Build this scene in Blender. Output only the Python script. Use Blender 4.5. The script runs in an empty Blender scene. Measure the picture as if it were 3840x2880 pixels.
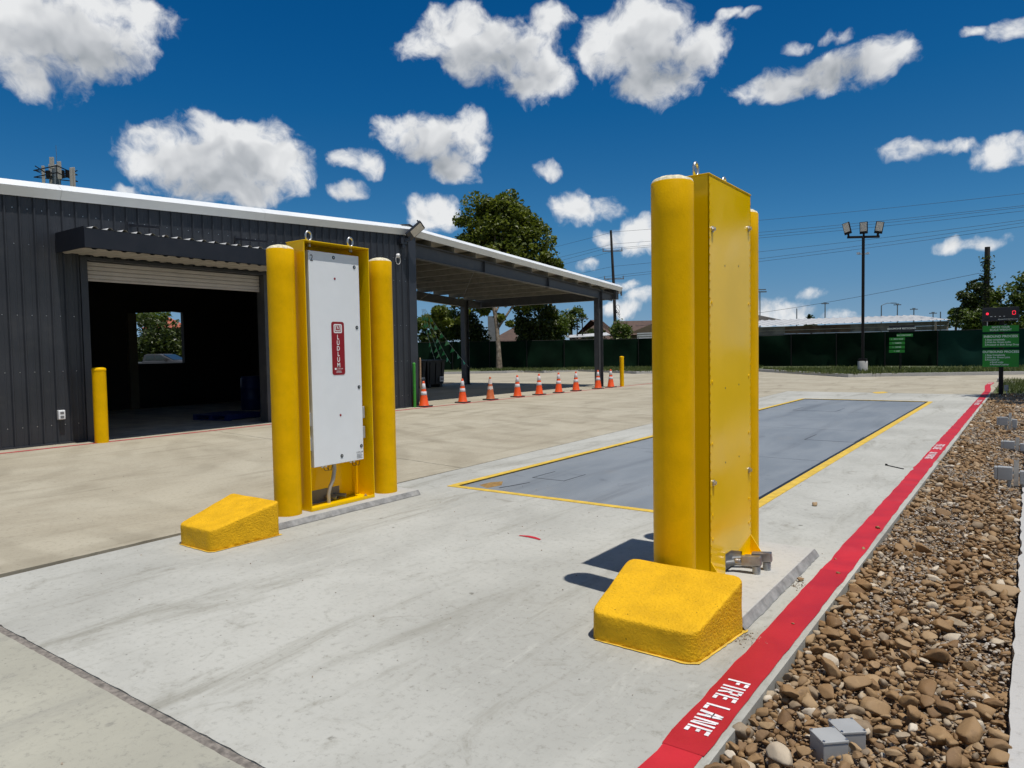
import bpy, bmesh, math, random
import numpy as np
from mathutils import Vector, Matrix, Euler, noise as mnoise

random.seed(11)
rng = np.random.default_rng(11)
R = math.radians
sc = bpy.context.scene
col = sc.collection

# ------------------------------------------------------------------ camera
cam_d = bpy.data.cameras.new('camera')
cam_d.sensor_width = 36.0
cam_d.lens = 25.173
cam_d.clip_start = 0.05
cam_d.clip_end = 6000.0
cam = bpy.data.objects.new('camera', cam_d)
col.objects.link(cam)
_r, _u, _f = (0.810162, 0.585955, -0.017136), (-0.013049, 0.047252, 0.998798), (-0.58606, 0.808965, -0.045928)
cam.matrix_world = Matrix(((_r[0], _u[0], -_f[0], 0.0), (_r[1], _u[1], -_f[1], 0.0), (_r[2], _u[2], -_f[2], 1.5), (0, 0, 0, 1)))
sc.camera = cam

# ------------------------------------------------------------------ colour management
sc.view_settings.view_transform = 'Standard'
sc.view_settings.look = 'None'
sc.view_settings.exposure = 0.0
sc.view_settings.gamma = 1.0
sc.view_settings.use_curve_mapping = False
sc.render.engine = 'CYCLES'
sc.cycles.use_denoising = True
sc.cycles.max_bounces = 6
sc.cycles.diffuse_bounces = 3
sc.cycles.glossy_bounces = 3
sc.cycles.transmission_bounces = 4
sc.cycles.transparent_max_bounces = 6
sc.cycles.caustics_reflective = False
sc.cycles.caustics_refractive = False

# ------------------------------------------------------------------ sun and sky
SUN = Vector((0.72, -0.11, 2.533)).normalized()
sun_d = bpy.data.lights.new('sun', 'SUN')
sun_d.energy = 4.3
sun_d.angle = R(0.53)
sun_d.color = (1.0, 0.962, 0.90)
sun = bpy.data.objects.new('sun', sun_d)
col.objects.link(sun)
sun.rotation_euler = SUN.to_track_quat('Z', 'Y').to_euler()
sun.location = (0, 0, 30)

world = bpy.data.worlds.new('World')
sc.world = world
world.use_nodes = True


def build_world():
    nt = world.node_tree
    nt.nodes.clear()
    N, L = nt.nodes.new, nt.links.new
    out = N('ShaderNodeOutputWorld')
    sky = N('ShaderNodeTexSky')
    sky.sky_type = 'NISHITA'
    sky.sun_disc = False
    sky.sun_elevation = math.asin(SUN.z)
    sky.sun_rotation = math.atan2(SUN.x, SUN.y)
    sky.altitude = 10.0
    sky.air_density = SKY_AIR
    sky.dust_density = SKY_DUST
    sky.ozone_density = SKY_OZONE
    hs = N('ShaderNodeHueSaturation')
    hs.inputs['Saturation'].default_value = SKY_SAT
    hs.inputs['Value'].default_value = 1.0
    L(sky.outputs[0], hs.inputs['Color'])
    # the camera's own response to the sky: pale near the horizon, deep overhead
    s1 = N('ShaderNodeVectorMath')
    s1.operation = 'SCALE'
    s1.inputs['Scale'].default_value = SKY_STRENGTH
    L(hs.outputs[0], s1.inputs[0])
    cu = N('ShaderNodeRGBCurve')
    for ch, pts in enumerate((((0.0, 0.0), (0.016, 0.0015), (0.023, 0.006), (0.047, 0.043), (0.069, 0.085), (0.147, 0.147), (0.4, 0.27), (1.0, 0.45)),
                              ((0.0, 0.0), (0.083, 0.080), (0.18, 0.19), (0.23, 0.24), (0.40, 0.30), (1.0, 0.45)),
                              ((0.0, 0.0), (0.254, 0.254), (0.30, 0.29), (0.50, 0.41), (0.60, 0.445), (0.87, 0.475), (1.0, 0.49)))):
        c = cu.mapping.curves[ch]
        while len(c.points) < len(pts):
            c.points.new(0.5, 0.5)
        for p, (x, y) in zip(c.points, pts):
            p.location = (x, y)
            p.handle_type = 'VECTOR'
    cu.mapping.update()
    L(s1.outputs[0], cu.inputs['Color'])
    s2 = N('ShaderNodeVectorMath')
    s2.operation = 'SCALE'
    s2.inputs['Scale'].default_value = 1.0 / SKY_STRENGTH
    L(cu.outputs[0], s2.inputs[0])
    bg_sky = N('ShaderNodeBackground')
    bg_sky.inputs['Strength'].default_value = SKY_STRENGTH
    L(s2.outputs[0], bg_sky.inputs['Color'])

    tc = N('ShaderNodeTexCoord')
    nrm = N('ShaderNodeVectorMath')
    nrm.operation = 'NORMALIZE'
    L(tc.outputs['Generated'], nrm.inputs[0])

    def mth(op, a, b=None, c=None, clamp=False):
        n = N('ShaderNodeMath')
        n.operation = op
        n.use_clamp = clamp
        for i, v in enumerate((a, b, c)):
            if v is None:
                continue
            if isinstance(v, (int, float)):
                n.inputs[i].default_value = v
            else:
                L(v, n.inputs[i])
        return n.outputs[0]

    def noise(vec, scale, detail, rough, dist=0.0):
        n = N('ShaderNodeTexNoise')
        n.noise_dimensions = '3D'
        n.inputs['Scale'].default_value = scale
        n.inputs['Detail'].default_value = detail
        n.inputs['Roughness'].default_value = rough
        n.inputs['Distortion'].default_value = dist
        L(vec, n.inputs['Vector'])
        return n

    # domain warp so the puffs do not read as ellipses
    wn = noise(nrm.outputs[0], 14.0, 3.0, 0.55)
    sub = N('ShaderNodeVectorMath')
    sub.operation = 'SUBTRACT'
    L(wn.outputs['Color'], sub.inputs[0])
    sub.inputs[1].default_value = (0.5, 0.5, 0.5)
    mad = N('ShaderNodeVectorMath')
    mad.operation = 'MULTIPLY_ADD'
    L(sub.outputs[0], mad.inputs[0])
    mad.inputs[1].default_value = (0.05, 0.05, 0.05)
    L(nrm.outputs[0], mad.inputs[2])
    wv = mad.outputs[0]

    n1 = noise(wv, 27.0, 8.0, 0.6)
    n3 = noise(wv, 22.0, 2.5, 0.5)
    up = N('ShaderNodeVectorMath')
    up.operation = 'ADD'
    L(wv, up.inputs[0])
    up.inputs[1].default_value = (0.004, 0.0, 0.012)
    n2 = noise(up.outputs[0], 22.0, 2.5, 0.5)
    n1c = mth('MULTIPLY', mth('SUBTRACT', n1.outputs['Fac'], 0.5), 0.115)
    relief = mth('MULTIPLY_ADD', mth('SUBTRACT', n3.outputs['Fac'], n2.outputs['Fac']), 1.15, 0.98)
    relief = mth('MULTIPLY_ADD', n1c, 2.2, relief)

    # direction as azimuth and elevation in degrees
    sep = N('ShaderNodeSeparateXYZ')
    L(wv, sep.inputs[0])
    az = mth('MULTIPLY', mth('ARCTAN2', sep.outputs[0], sep.outputs[1]), 180 / math.pi)
    el = mth('MULTIPLY', mth('ARCSINE', sep.outputs[2]), 180 / math.pi)
    pv = N('ShaderNodeCombineXYZ')
    L(az, pv.inputs[0])
    L(el, pv.inputs[1])

    def vm(op, a, b, c=None):
        n = N('ShaderNodeVectorMath')
        n.operation = op
        for i, v in enumerate((a, b, c)):
            if v is None:
                continue
            if isinstance(v, tuple):
                n.inputs[i].default_value = v
            else:
                L(v, n.inputs[i])
        return n.outputs['Value'] if op == 'DOT_PRODUCT' else n.outputs[0]

    S = lambda rx, ry: 0.17 * math.sqrt(math.sqrt(R(rx) * R(ry)))
    smax = max(S(c[2], c[3]) for c in CLOUDS) + 1e-4
    F = None
    cv = pv.outputs[0]
    for k, (a0, e0, rx, ry, roll, g) in enumerate(CLOUDS):
        rx, ry = rx * 1.2 / math.cos(R(e0)), ry * 1.22
        s = S(rx, ry)
        if s > smax - 1e-5:
            s = smax - 1e-5
        q = math.sqrt(s)
        if k and k % 8 == 0:                      # chained, so that the shader stays small
            cv = vm('MULTIPLY_ADD', F, (1e-7, 1e-7, 1e-7), pv.outputs[0])
        p = vm('MULTIPLY_ADD', cv, (q / rx, q / ry, 0.0), (-q * a0 / rx, -q * e0 / ry, math.sqrt(smax - s)))
        d = vm('DOT_PRODUCT', p, p)
        F = d if F is None else mth('SMOOTH_MIN', F, d, 0.018)
    F = mth('SUBTRACT', F, smax)
    # the same kind of sky out of view: puffs enlarged for whiter fill light
    vo = N('ShaderNodeTexVoronoi')
    vo.voronoi_dimensions = '2D'
    vo.inputs['Scale'].default_value = 1.0
    vo.inputs['Randomness'].default_value = 0.85
    L(vm('MULTIPLY_ADD', pv.outputs[0], (1 / 17.0, 1 / 11.0, 0.0), (0.37, 0.2, 0.0)), vo.inputs['Vector'])
    G = mth('MULTIPLY_ADD', mth('MULTIPLY', vo.outputs['Distance'], vo.outputs['Distance']), 0.75, -0.075)
    G = mth('ADD', G, mth('MULTIPLY', mth('SUBTRACT', el, 38.0, clamp=False), 0.02, clamp=True))
    outside = mth('GREATER_THAN', mth('ABSOLUTE', mth('ADD', az, 35.0)), 46.0)
    F = mth('MULTIPLY_ADD', outside, mth('SUBTRACT', G, F), F)
    hv = None
    groups = {}
    for b in CLOUDS:
        if b[5] not in (2, 7, 8, 9):
            groups.setdefault(b[5], []).append(b)
    for g, bs in groups.items():                  # the shaded underside of each larger cloud
        az0 = min(b[0] - b[2] for b in bs); az1 = max(b[0] + b[2] for b in bs)
        el0 = min(b[1] - b[3] for b in bs); el1 = max(b[1] + b[3] for b in bs)
        rx, ry = 0.5 * (az1 - az0), 0.5 * (el1 - el0)
        p = vm('MULTIPLY_ADD', cv, (1 / rx, 1 / ry, 0.0), (-(az0 + az1) / 2 / rx, -(el0 + 0.28 * (el1 - el0)) / ry, 0.0))
        w = mth('SUBTRACT', 1.0, vm('DOT_PRODUCT', p, p), clamp=True)
        hv = w if hv is None else mth('MAXIMUM', hv, w)
    raw = mth('SUBTRACT', n1c, F)
    alpha = N('ShaderNodeMapRange')
    alpha.interpolation_type = 'SMOOTHSTEP'
    alpha.inputs['From Min'].default_value = -0.012
    alpha.inputs['From Max'].default_value = 0.030
    L(raw, alpha.inputs['Value'])
    shade = mth('MULTIPLY_ADD', hv, -0.62, relief)
    thick = mth('MULTIPLY', mth('MULTIPLY', raw, 4.5, clamp=True), 0.16)
    shade = mth('SUBTRACT', shade, thick, clamp=True)
    ramp = N('ShaderNodeValToRGB')
    cr = ramp.color_ramp
    cr.elements[0].position, cr.elements[0].color = 0.10, (0.29, 0.32, 0.35, 1)
    cr.elements[1].position, cr.elements[1].color = 0.92, (0.83, 0.84, 0.845, 1)
    e = cr.elements.new(0.5)
    e.color = (0.53, 0.55, 0.575, 1)
    L(shade, ramp.inputs[0])
    bg_c = N('ShaderNodeBackground')
    bg_c.inputs['Strength'].default_value = 1.0
    L(ramp.outputs[0], bg_c.inputs['Color'])
    mix = N('ShaderNodeMixShader')
    L(mth('MULTIPLY', alpha.outputs[0], 0.97), mix.inputs[0])
    L(bg_sky.outputs[0], mix.inputs[1])
    L(bg_c.outputs[0], mix.inputs[2])
    L(mix.outputs[0], out.inputs[0])
    world.cycles.sampling_method = 'MANUAL'
    world.cycles.sample_map_resolution = 256


SKY_STRENGTH, SKY_AIR, SKY_DUST, SKY_OZONE, SKY_SAT = 0.15, 0.33, 0.0, 4.5, 1.22
# cumulus puffs as directions: azimuth, elevation, half width, half height (degrees), tilt, cloud
CLOUDS = [(-69.1,20.7,3.88,2.75,12,0),(-65.4,20.8,2.87,2.04,10,0),(-62.5,22.7,2.17,1.14,10,0),(-69.7,18.3,1.58,1.4,11,0),(-64.9,22.6,2.86,1.06,11,0),(-57.7,14.6,3.67,1.95,5,1),(-60.4,14.2,2.95,1.61,5,1),(-54.5,14.5,3.03,1.86,4,1),(-62.3,13.8,1.66,0.92,6,1),(-57.5,12.5,3.72,1.35,4,1),(-53.9,13.1,1.78,1.14,3,1),(-56.7,15.9,2.77,0.94,5,1),(-47.8,14.7,1.35,0.73,2,2),(-46.7,14.1,0.82,0.53,2,2),(-48.4,12.5,0.89,0.61,2,2),(-44.3,16.7,1.98,1.11,1,3),(-41.8,16.1,2.43,1.39,1,3),(-38.9,16.3,1.47,1.66,0,3),(-40.0,14.3,1.69,0.95,0,3),(-45.2,17.3,1.36,0.65,2,3),(-39.6,24.1,2.47,1.24,1,4),(-42.0,22.6,1.59,0.97,1,4),(-36.6,22.5,3.19,1.88,-1,4),(-33.9,20.6,2.72,1.56,-2,4),(-32.6,24.2,1.48,0.88,-2,4),(-39.0,22.0,2.01,1.22,0,4),(-26.0,22.5,3.26,2.33,-5,5),(-25.1,24.2,1.76,0.93,-5,5),(-21.5,21.5,2.07,1.55,-6,5),(-24.3,19.9,2.63,1.39,-5,5),(-28.6,22.7,1.32,1.26,-4,5),(-20.5,22.0,1.1,1.18,-7,5),(-14.9,18.3,2.74,0.9,-8,6),(-12.1,18.9,2.77,1.17,-9,6),(-9.4,19.2,1.96,1.02,-10,6),(-7.6,19.4,0.54,0.56,-11,6),(-14.3,21.0,0.59,0.32,-9,6),(-12.0,21.3,0.63,0.34,-10,6),(-11.1,20.9,0.45,0.28,-10,6),(-32.3,13.7,0.85,0.58,-2,7),(-30.8,10.9,1.64,1.12,-2,7),(-28.4,10.9,1.13,0.83,-2,7),(-41.8,10.5,1.96,1.33,0,7),(-26.1,8.7,1.62,1.05,-2,7),(-28.3,8.5,0.86,0.53,-2,7),(-7.1,13.1,1.05,0.54,-8,8),(-4.6,12.9,1.16,0.41,-9,8),(-1.0,12.1,1.71,0.85,-9,8),(-3.8,6.8,1.53,0.4,-5,8),(-1.5,19.1,0.86,0.58,-14,8),(-3.7,19.6,0.6,0.27,-13,8),(-19.1,23.8,0.74,0.28,-8,8),(-17.3,23.4,0.66,0.23,-9,8),(-13.5,3.8,0.88,0.37,-3,9),(-14.9,2.6,1.54,0.69,-2,9),(-16.8,2.4,0.99,0.83,-2,9),(-10.8,2.1,1.33,0.53,-2,9),(-29.6,6.6,0.72,0.43,-2,9),(-26.7,5.1,0.79,0.36,-2,9),(-25.6,4.1,0.93,0.43,-2,9),(-27.1,3.2,1.44,0.51,-1,9),(-63.7,11.7,0.51,0.28,5,9)]
build_world()

# ------------------------------------------------------------------ helpers
WL = {}                                            # world place of every object's origin


def lin(*c):
    return tuple(((v / 255) / 12.92 if v / 255 <= 0.04045 else ((v / 255 + 0.055) / 1.055) ** 2.4) for v in c)


def tag(o, label=None, cat=None, group=None, kind=None):
    if label:
        o['label'] = label
    if cat:
        o['category'] = cat
    if group:
        o['group'] = group
    if kind:
        o['kind'] = kind
    return o


def thing(name, loc=(0, 0, 0), label=None, cat=None, group=None, rz=0.0):
    o = bpy.data.objects.new(name, None)
    col.objects.link(o)
    o.empty_display_size = 0.2
    o.location = loc
    o.rotation_euler = (0, 0, rz)
    WL[o.name] = Vector(loc)
    return tag(o, label, cat, group)


def link_mesh(name, me, parent=None, off=None):
    o = bpy.data.objects.new(name, me)
    col.objects.link(o)
    if parent is not None:
        o.parent = parent
        WL[o.name] = WL[parent.name].copy()
    else:
        WL[o.name] = Vector((0, 0, 0))
    return o


def copy_tree(o, loc=None, rz=None, parent=None):
    c = o.copy()
    col.objects.link(c)
    if parent is not None:
        c.parent = parent
    if loc is not None:
        c.location = loc
        WL[c.name] = Vector(loc)
    if rz is not None:
        c.rotation_euler = (0, 0, rz)
    for ch in list(o.children):
        copy_tree(ch, parent=c)
    return c


class MB:
    """collects shapes and links them as one mesh object"""

    def __init__(s):
        s.v, s.f, s.sm = [], [], []

    def add(s, vs, fs, smooth=False):
        b = len(s.v)
        s.v.extend([tuple(v) for v in vs])
        for f in fs:
            s.f.append(tuple(b + i for i in f))
            s.sm.append(smooth)
        return s

    def box(s, x0, x1, y0, y1, z0, z1):
        vs = [(x, y, z) for z in (z0, z1) for y in (y0, y1) for x in (x0, x1)]
        return s.add(vs, [(0, 2, 3, 1), (4, 5, 7, 6), (0, 1, 5, 4), (2, 6, 7, 3), (0, 4, 6, 2), (1, 3, 7, 5)])

    def obox(s, c, ax, ay, az, hx, hy, hz):
        c, ax, ay, az = Vector(c), Vector(ax), Vector(ay), Vector(az)
        vs = [c + ax * (i * hx) + ay * (j * hy) + az * (k * hz) for k in (-1, 1) for j in (-1, 1) for i in (-1, 1)]
        return s.add(vs, [(0, 2, 3, 1), (4, 5, 7, 6), (0, 1, 5, 4), (2, 6, 7, 3), (0, 4, 6, 2), (1, 3, 7, 5)])

    def bar(s, p, q, w, h, up=(0, 0, 1)):
        p, q, up = Vector(p), Vector(q), Vector(up)
        d = (q - p)
        n = d.normalized()
        a = n.cross(up)
        if a.length < 1e-4:
            a = n.cross(Vector((0, 1, 0)))
        a.normalize()
        b = a.cross(n).normalized()
        return s.obox((p + q) / 2, n, a, b, d.length / 2, w / 2, h / 2)

    def tube(s, pts, rad, n=8, cap=True, smooth=True):
        pts = [Vector(p) for p in pts]
        if isinstance(rad, (int, float)):
            rad = [rad] * len(pts)
        t = [(pts[min(i + 1, len(pts) - 1)] - pts[max(i - 1, 0)]).normalized() for i in range(len(pts))]
        a = t[0].cross(Vector((0, 0, 1)))
        if a.length < 1e-3:
            a = t[0].cross(Vector((1, 0, 0)))
        a.normalize()
        vs, fs = [], []
        for i, p in enumerate(pts):
            a = (a - t[i] * a.dot(t[i]))
            if a.length < 1e-6:
                a = t[i].orthogonal()
            a.normalize()
            b = t[i].cross(a)
            for k in range(n):
                th = 2 * math.pi * k / n
                vs.append(p + (a * math.cos(th) + b * math.sin(th)) * rad[i])
        for i in range(len(pts) - 1):
            for k in range(n):
                fs.append((i * n + k, i * n + (k + 1) % n, (i + 1) * n + (k + 1) % n, (i + 1) * n + k))
        s.add(vs, fs, smooth)
        if cap:
            s.add(vs[:n], [tuple(range(n - 1, -1, -1))])
            s.add(vs[-n:], [tuple(range(n))])
        return s

    def lathe(s, c, prof, n=24, smooth=True, cap=True):
        vs, fs = [], []
        for r, z in prof:
            for k in range(n):
                th = 2 * math.pi * k / n
                vs.append((c[0] + r * math.cos(th), c[1] + r * math.sin(th), c[2] + z))
        for i in range(len(prof) - 1):
            for k in range(n):
                fs.append((i * n + k, i * n + (k + 1) % n, (i + 1) * n + (k + 1) % n, (i + 1) * n + k))
        s.add(vs, fs, smooth)
        if cap:
            s.add(vs[:n], [tuple(range(n - 1, -1, -1))])
            s.add(vs[-n:], [tuple(range(n))])
        return s

    def prism(s, pts, vec):
        pts = [Vector(p) for p in pts]
        vec = Vector(vec)
        n = len(pts)
        vs = pts + [p + vec for p in pts]
        nrm = Vector((0, 0, 0))
        for i in range(n):
            nrm += pts[i].cross(pts[(i + 1) % n])
        fs = [tuple(range(n)), tuple(range(2 * n - 1, n - 1, -1))]
        fs += [(i, i + n, (i + 1) % n + n, (i + 1) % n) for i in range(n)]
        if nrm.dot(vec) > 0:
            fs = [tuple(reversed(f)) for f in fs]
        return s.add(vs, fs)

    def sheet(s, pts):
        return s.add(pts, [tuple(range(len(pts)))])

    def build(s, name, mat, parent=None, bevel=0.0, seg=2, local=False, smooth=None):
        me = bpy.data.meshes.new(name)
        v = s.v
        if parent is not None and not local:
            o = WL[parent.name]
            v = [(a - o.x, b - o.y, c - o.z) for a, b, c in v]
        me.from_pydata(v, [], s.f)
        me.polygons.foreach_set('use_smooth', s.sm if smooth is None else [smooth] * len(s.f))
        if bevel:
            bm = bmesh.new()
            bm.from_mesh(me)
            bmesh.ops.remove_doubles(bm, verts=bm.verts, dist=1e-5)
            es = [e for e in bm.edges if len(e.link_faces) == 2 and e.calc_face_angle(0) > 0.6]
            bmesh.ops.bevel(bm, geom=es, offset=bevel, segments=seg, profile=0.5, affect='EDGES', clamp_overlap=True)
            bm.to_mesh(me)
            bm.free()
        me.update()
        me.materials.append(mat)
        return link_mesh(name, me, parent)


def part(name, mat, parent, fn, **kw):
    m = MB()
    fn(m)
    return m.build(name, mat, parent, **kw)


def text(s, size, mat, parent, org, xd, yd, name='lettering', ax='CENTER', ay='CENTER', bold=0.0, sx=1.0, space=1.0, local=False):
    cu = bpy.data.curves.new('t', 'FONT')
    cu.body = s
    cu.size = size
    cu.align_x, cu.align_y = ax, ay
    cu.offset = bold
    cu.space_character = space
    cu.resolution_u = 3
    t = bpy.data.objects.new('t', cu)
    col.objects.link(t)
    bpy.context.view_layer.update()
    me = bpy.data.meshes.new_from_object(t.evaluated_get(bpy.context.evaluated_depsgraph_get()))
    bpy.data.objects.remove(t)
    bpy.data.curves.remove(cu)
    xd, yd = Vector(xd).normalized(), Vector(yd).normalized()
    zd = xd.cross(yd)
    o = Vector(org)
    if parent is not None and not local:
        o = o - WL[parent.name]
    me.transform(Matrix(((xd.x * sx, yd.x, zd.x, o.x), (xd.y * sx, yd.y, zd.y, o.y), (xd.z * sx, yd.z, zd.z, o.z), (0, 0, 0, 1))))
    me.materials.clear()
    me.materials.append(mat)
    me.name = name
    return link_mesh(name, me, parent)


# ------------------------------------------------------------------ materials
def nodes(name):
    m = bpy.data.materials.new(name)
    m.use_nodes = True
    nt = m.node_tree
    b = nt.nodes['Principled BSDF']
    return m, nt, b


def ninput(nt, b, key, val):
    b.inputs[key].default_value = val


def mixc(nt, a, b, fac, mode='MIX'):
    n = nt.nodes.new('ShaderNodeMix')
    n.data_type = 'RGBA'
    n.blend_type = mode
    n.clamp_factor = True
    for sock, v in ((n.inputs[6], a), (n.inputs[7], b)):
        if isinstance(v, tuple):
            sock.default_value = (*v[:3], 1)
        else:
            nt.links.new(v, sock)
    if isinstance(fac, (int, float)):
        n.inputs[0].default_value = fac
    else:
        nt.links.new(fac, n.inputs[0])
    return n.outputs[2]


def ntex(nt, vec, scale, detail=4.0, rough=0.55, dist=0.0, stretch=None, rot=0.0, off=(0, 0, 0)):
    n = nt.nodes.new('ShaderNodeTexNoise')
    n.inputs['Scale'].default_value = scale
    n.inputs['Detail'].default_value = detail
    n.inputs['Roughness'].default_value = rough
    n.inputs['Distortion'].default_value = dist
    if stretch or rot or off != (0, 0, 0):
        mp = nt.nodes.new('ShaderNodeMapping')
        mp.inputs['Scale'].default_value = stretch or (1, 1, 1)
        mp.inputs['Rotation'].default_value = (0, 0, rot)
        mp.inputs['Location'].default_value = off
        nt.links.new(vec, mp.inputs[0])
        vec = mp.outputs[0]
    nt.links.new(vec, n.inputs['Vector'])
    return n.outputs['Fac']


def rng_(nt, fac, lo, hi, a=0.0, b=1.0, smooth=True):
    n = nt.nodes.new('ShaderNodeMapRange')
    n.interpolation_type = 'SMOOTHSTEP' if smooth else 'LINEAR'
    n.clamp = True
    for k, v in zip(('From Min', 'From Max', 'To Min', 'To Max'), (lo, hi, a, b)):
        n.inputs[k].default_value = v
    nt.links.new(fac, n.inputs['Value'])
    return n.outputs[0]


def nmath(nt, op, a, b=0.0):
    n = nt.nodes.new('ShaderNodeMath')
    n.operation = op
    for i, v in enumerate((a, b)):
        if isinstance(v, (int, float)):
            n.inputs[i].default_value = v
        else:
            nt.links.new(v, n.inputs[i])
    return n.outputs[0]


def bump(nt, b, h, strength, dist=0.01, prev=None):
    n = nt.nodes.new('ShaderNodeBump')
    n.inputs['Strength'].default_value = strength
    n.inputs['Distance'].default_value = dist
    nt.links.new(h, n.inputs['Height'])
    if prev is not None:
        nt.links.new(prev, n.inputs['Normal'])
    nt.links.new(n.outputs[0], b.inputs['Normal'])
    return n.outputs[0]


def wpos(nt):
    return nt.nodes.new('ShaderNodeNewGeometry').outputs['Position']


def pm(name, c, rough=0.55, metal=0.0, var=0.12, vs=4.0, bs=0.0, bscale=60.0, coat=0.0, dirt=None, dirt_amt=0.4, dirt_scale=2.5, spec=0.5, bd=0.004, pits=0.0):
    """plain painted, metal or plastic surface with slight unevenness and, where asked, dirt"""
    m, nt, b = nodes(name)
    p = wpos(nt)
    n = ntex(nt, p, vs, 5.0, 0.6)
    cc = mixc(nt, tuple(v * (1 - var) for v in c), tuple(min(1, v * (1 + var)) for v in c), rng_(nt, n, 0.3, 0.7))
    if dirt:
        d = ntex(nt, p, dirt_scale, 6.0, 0.68)
        cc = mixc(nt, cc, dirt, rng_(nt, d, 0.5, 0.75, 0.0, dirt_amt))
    if pits:
        vo = nt.nodes.new('ShaderNodeTexVoronoi')
        vo.inputs['Scale'].default_value = 34.0
        nt.links.new(p, vo.inputs['Vector'])
        gate = rng_(nt, ntex(nt, p, 7.0, 3.0, 0.6, off=(3, 1, 2)), 0.52, 0.62, 0, pits)
        pk = nmath(nt, 'MULTIPLY', rng_(nt, vo.outputs['Distance'], 0.10, 0.17, 1.0, 0.0), gate)
        cc = mixc(nt, cc, tuple(v * 0.22 for v in c), pk)
    nt.links.new(cc, b.inputs['Base Color'])
    nt.links.new(rng_(nt, n, 0.25, 0.75, max(0.02, rough - 0.07), min(1, rough + 0.07)), b.inputs['Roughness'])
    b.inputs['Metallic'].default_value = metal
    b.inputs['Specular IOR Level'].default_value = spec
    if coat:
        b.inputs['Coat Weight'].default_value = coat
        b.inputs['Coat Roughness'].default_value = 0.08
    if bs:
        bump(nt, b, ntex(nt, p, bscale, 4.0, 0.6), bs, bd)
    return m


def concrete(name, c1, c2, stain, streak_rot=0.0, stain_amt=0.5, spots=0.5, streaks=0.5, seed=0.0, arcs=None):
    m, nt, b = nodes(name)
    p = wpos(nt)
    o = (seed * 3.1, seed * 1.7, 0)
    big = ntex(nt, p, 0.55, 5.0, 0.62, 0.4, off=o)
    cc = mixc(nt, c1, c2, rng_(nt, big, 0.34, 0.66))
    # wheel wear and drag marks, long in one direction
    st = ntex(nt, p, 1.0, 7.0, 0.68, 0.6, stretch=(2.6, 0.45, 1), rot=streak_rot, off=o)
    cc = mixc(nt, cc, stain, rng_(nt, st, 0.5, 0.72, 0.0, 0.55 * streaks))
    st2 = ntex(nt, p, 2.1, 8.0, 0.72, 1.2, stretch=(3.5, 0.6, 1), rot=streak_rot + 0.5, off=(9, 4, 0))
    cc = mixc(nt, cc, tuple(v * 1.22 for v in c1), rng_(nt, st2, 0.52, 0.68, 0.0, 0.6 * streaks))
    md = ntex(nt, p, 3.4, 7.0, 0.7, 0.8, off=(5, 2, 0))
    cc = mixc(nt, cc, stain, rng_(nt, md, 0.56, 0.76, 0.0, stain_amt))
    for k, (ax_, ay_, sc_) in enumerate(arcs or ()):   # turning marks left by tyres
        mp = nt.nodes.new('ShaderNodeMapping')
        mp.inputs['Location'].default_value = (-ax_, -ay_, 0)
        nt.links.new(p, mp.inputs[0])
        wv_ = nt.nodes.new('ShaderNodeTexWave')
        wv_.wave_type = 'RINGS'
        wv_.rings_direction = 'Z'
        wv_.inputs['Scale'].default_value = sc_
        wv_.inputs['Distortion'].default_value = 2.0
        wv_.inputs['Detail'].default_value = 5.0
        wv_.inputs['Detail Scale'].default_value = 1.1
        wv_.inputs['Detail Roughness'].default_value = 0.7
        nt.links.new(mp.outputs[0], wv_.inputs['Vector'])
        msk = rng_(nt, ntex(nt, p, 0.45, 4.0, 0.6, off=(k * 7 + 2, 5, 0)), 0.42, 0.68, 0, 0.38)
        cc = mixc(nt, cc, stain, nmath(nt, 'MULTIPLY', rng_(nt, wv_.outputs['Fac'], 0.5, 0.95), msk))
    # drips and small dark spots
    vo = nt.nodes.new('ShaderNodeTexVoronoi')
    vo.feature = 'F1'
    vo.inputs['Scale'].default_value = 3.3
    nt.links.new(p, vo.inputs['Vector'])
    wob = ntex(nt, p, 26.0, 3.0, 0.6)
    dd = nmath(nt, 'ADD', vo.outputs['Distance'], nmath(nt, 'MULTIPLY', wob, 0.16))
    gate = rng_(nt, ntex(nt, p, 0.8, 2.0, 0.5, off=(3, 8, 0)), 0.52, 0.6)
    sp = nmath(nt, 'MULTIPLY', rng_(nt, dd, 0.115, 0.16, 1.0, 0.0), gate)
    cc = mixc(nt, cc, tuple(v * 0.62 for v in stain), nmath(nt, 'MULTIPLY', sp, spots))
    vo2 = nt.nodes.new('ShaderNodeTexVoronoi')
    vo2.inputs['Scale'].default_value = 9.0
    nt.links.new(p, vo2.inputs['Vector'])
    cc = mixc(nt, cc, (0.03, 0.028, 0.025), rng_(nt, vo2.outputs['Distance'], 0.035, 0.06, 0.75 * spots, 0.0))
    grain = ntex(nt, p, 24.0, 7.0, 0.8)
    cc = mixc(nt, cc, tuple(v * 0.72 for v in stain), rng_(nt, grain, 0.5, 0.74, 0.0, 0.62))
    fine = ntex(nt, p, 75.0, 6.0, 0.75)
    cc = mixc(nt, cc, (0.06, 0.06, 0.055), rng_(nt, fine, 0.58, 0.8, 0.0, 0.55))
    cc = mixc(nt, cc, tuple(min(0.8, v * 1.35) for v in c1), rng_(nt, fine, 0.42, 0.24, 0.0, 0.45))
    nt.links.new(cc, b.inputs['Base Color'])
    b.inputs['Roughness'].default_value = 0.85
    b.inputs['Specular IOR Level'].default_value = 0.3
    # broom finish and pores
    br = ntex(nt, p, 1.0, 3.0, 0.6, 0.3, stretch=(170, 14, 1))
    n1 = bump(nt, b, br, 0.3, 0.003)
    bump(nt, b, fine, 0.3, 0.003, n1)
    return m


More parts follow.
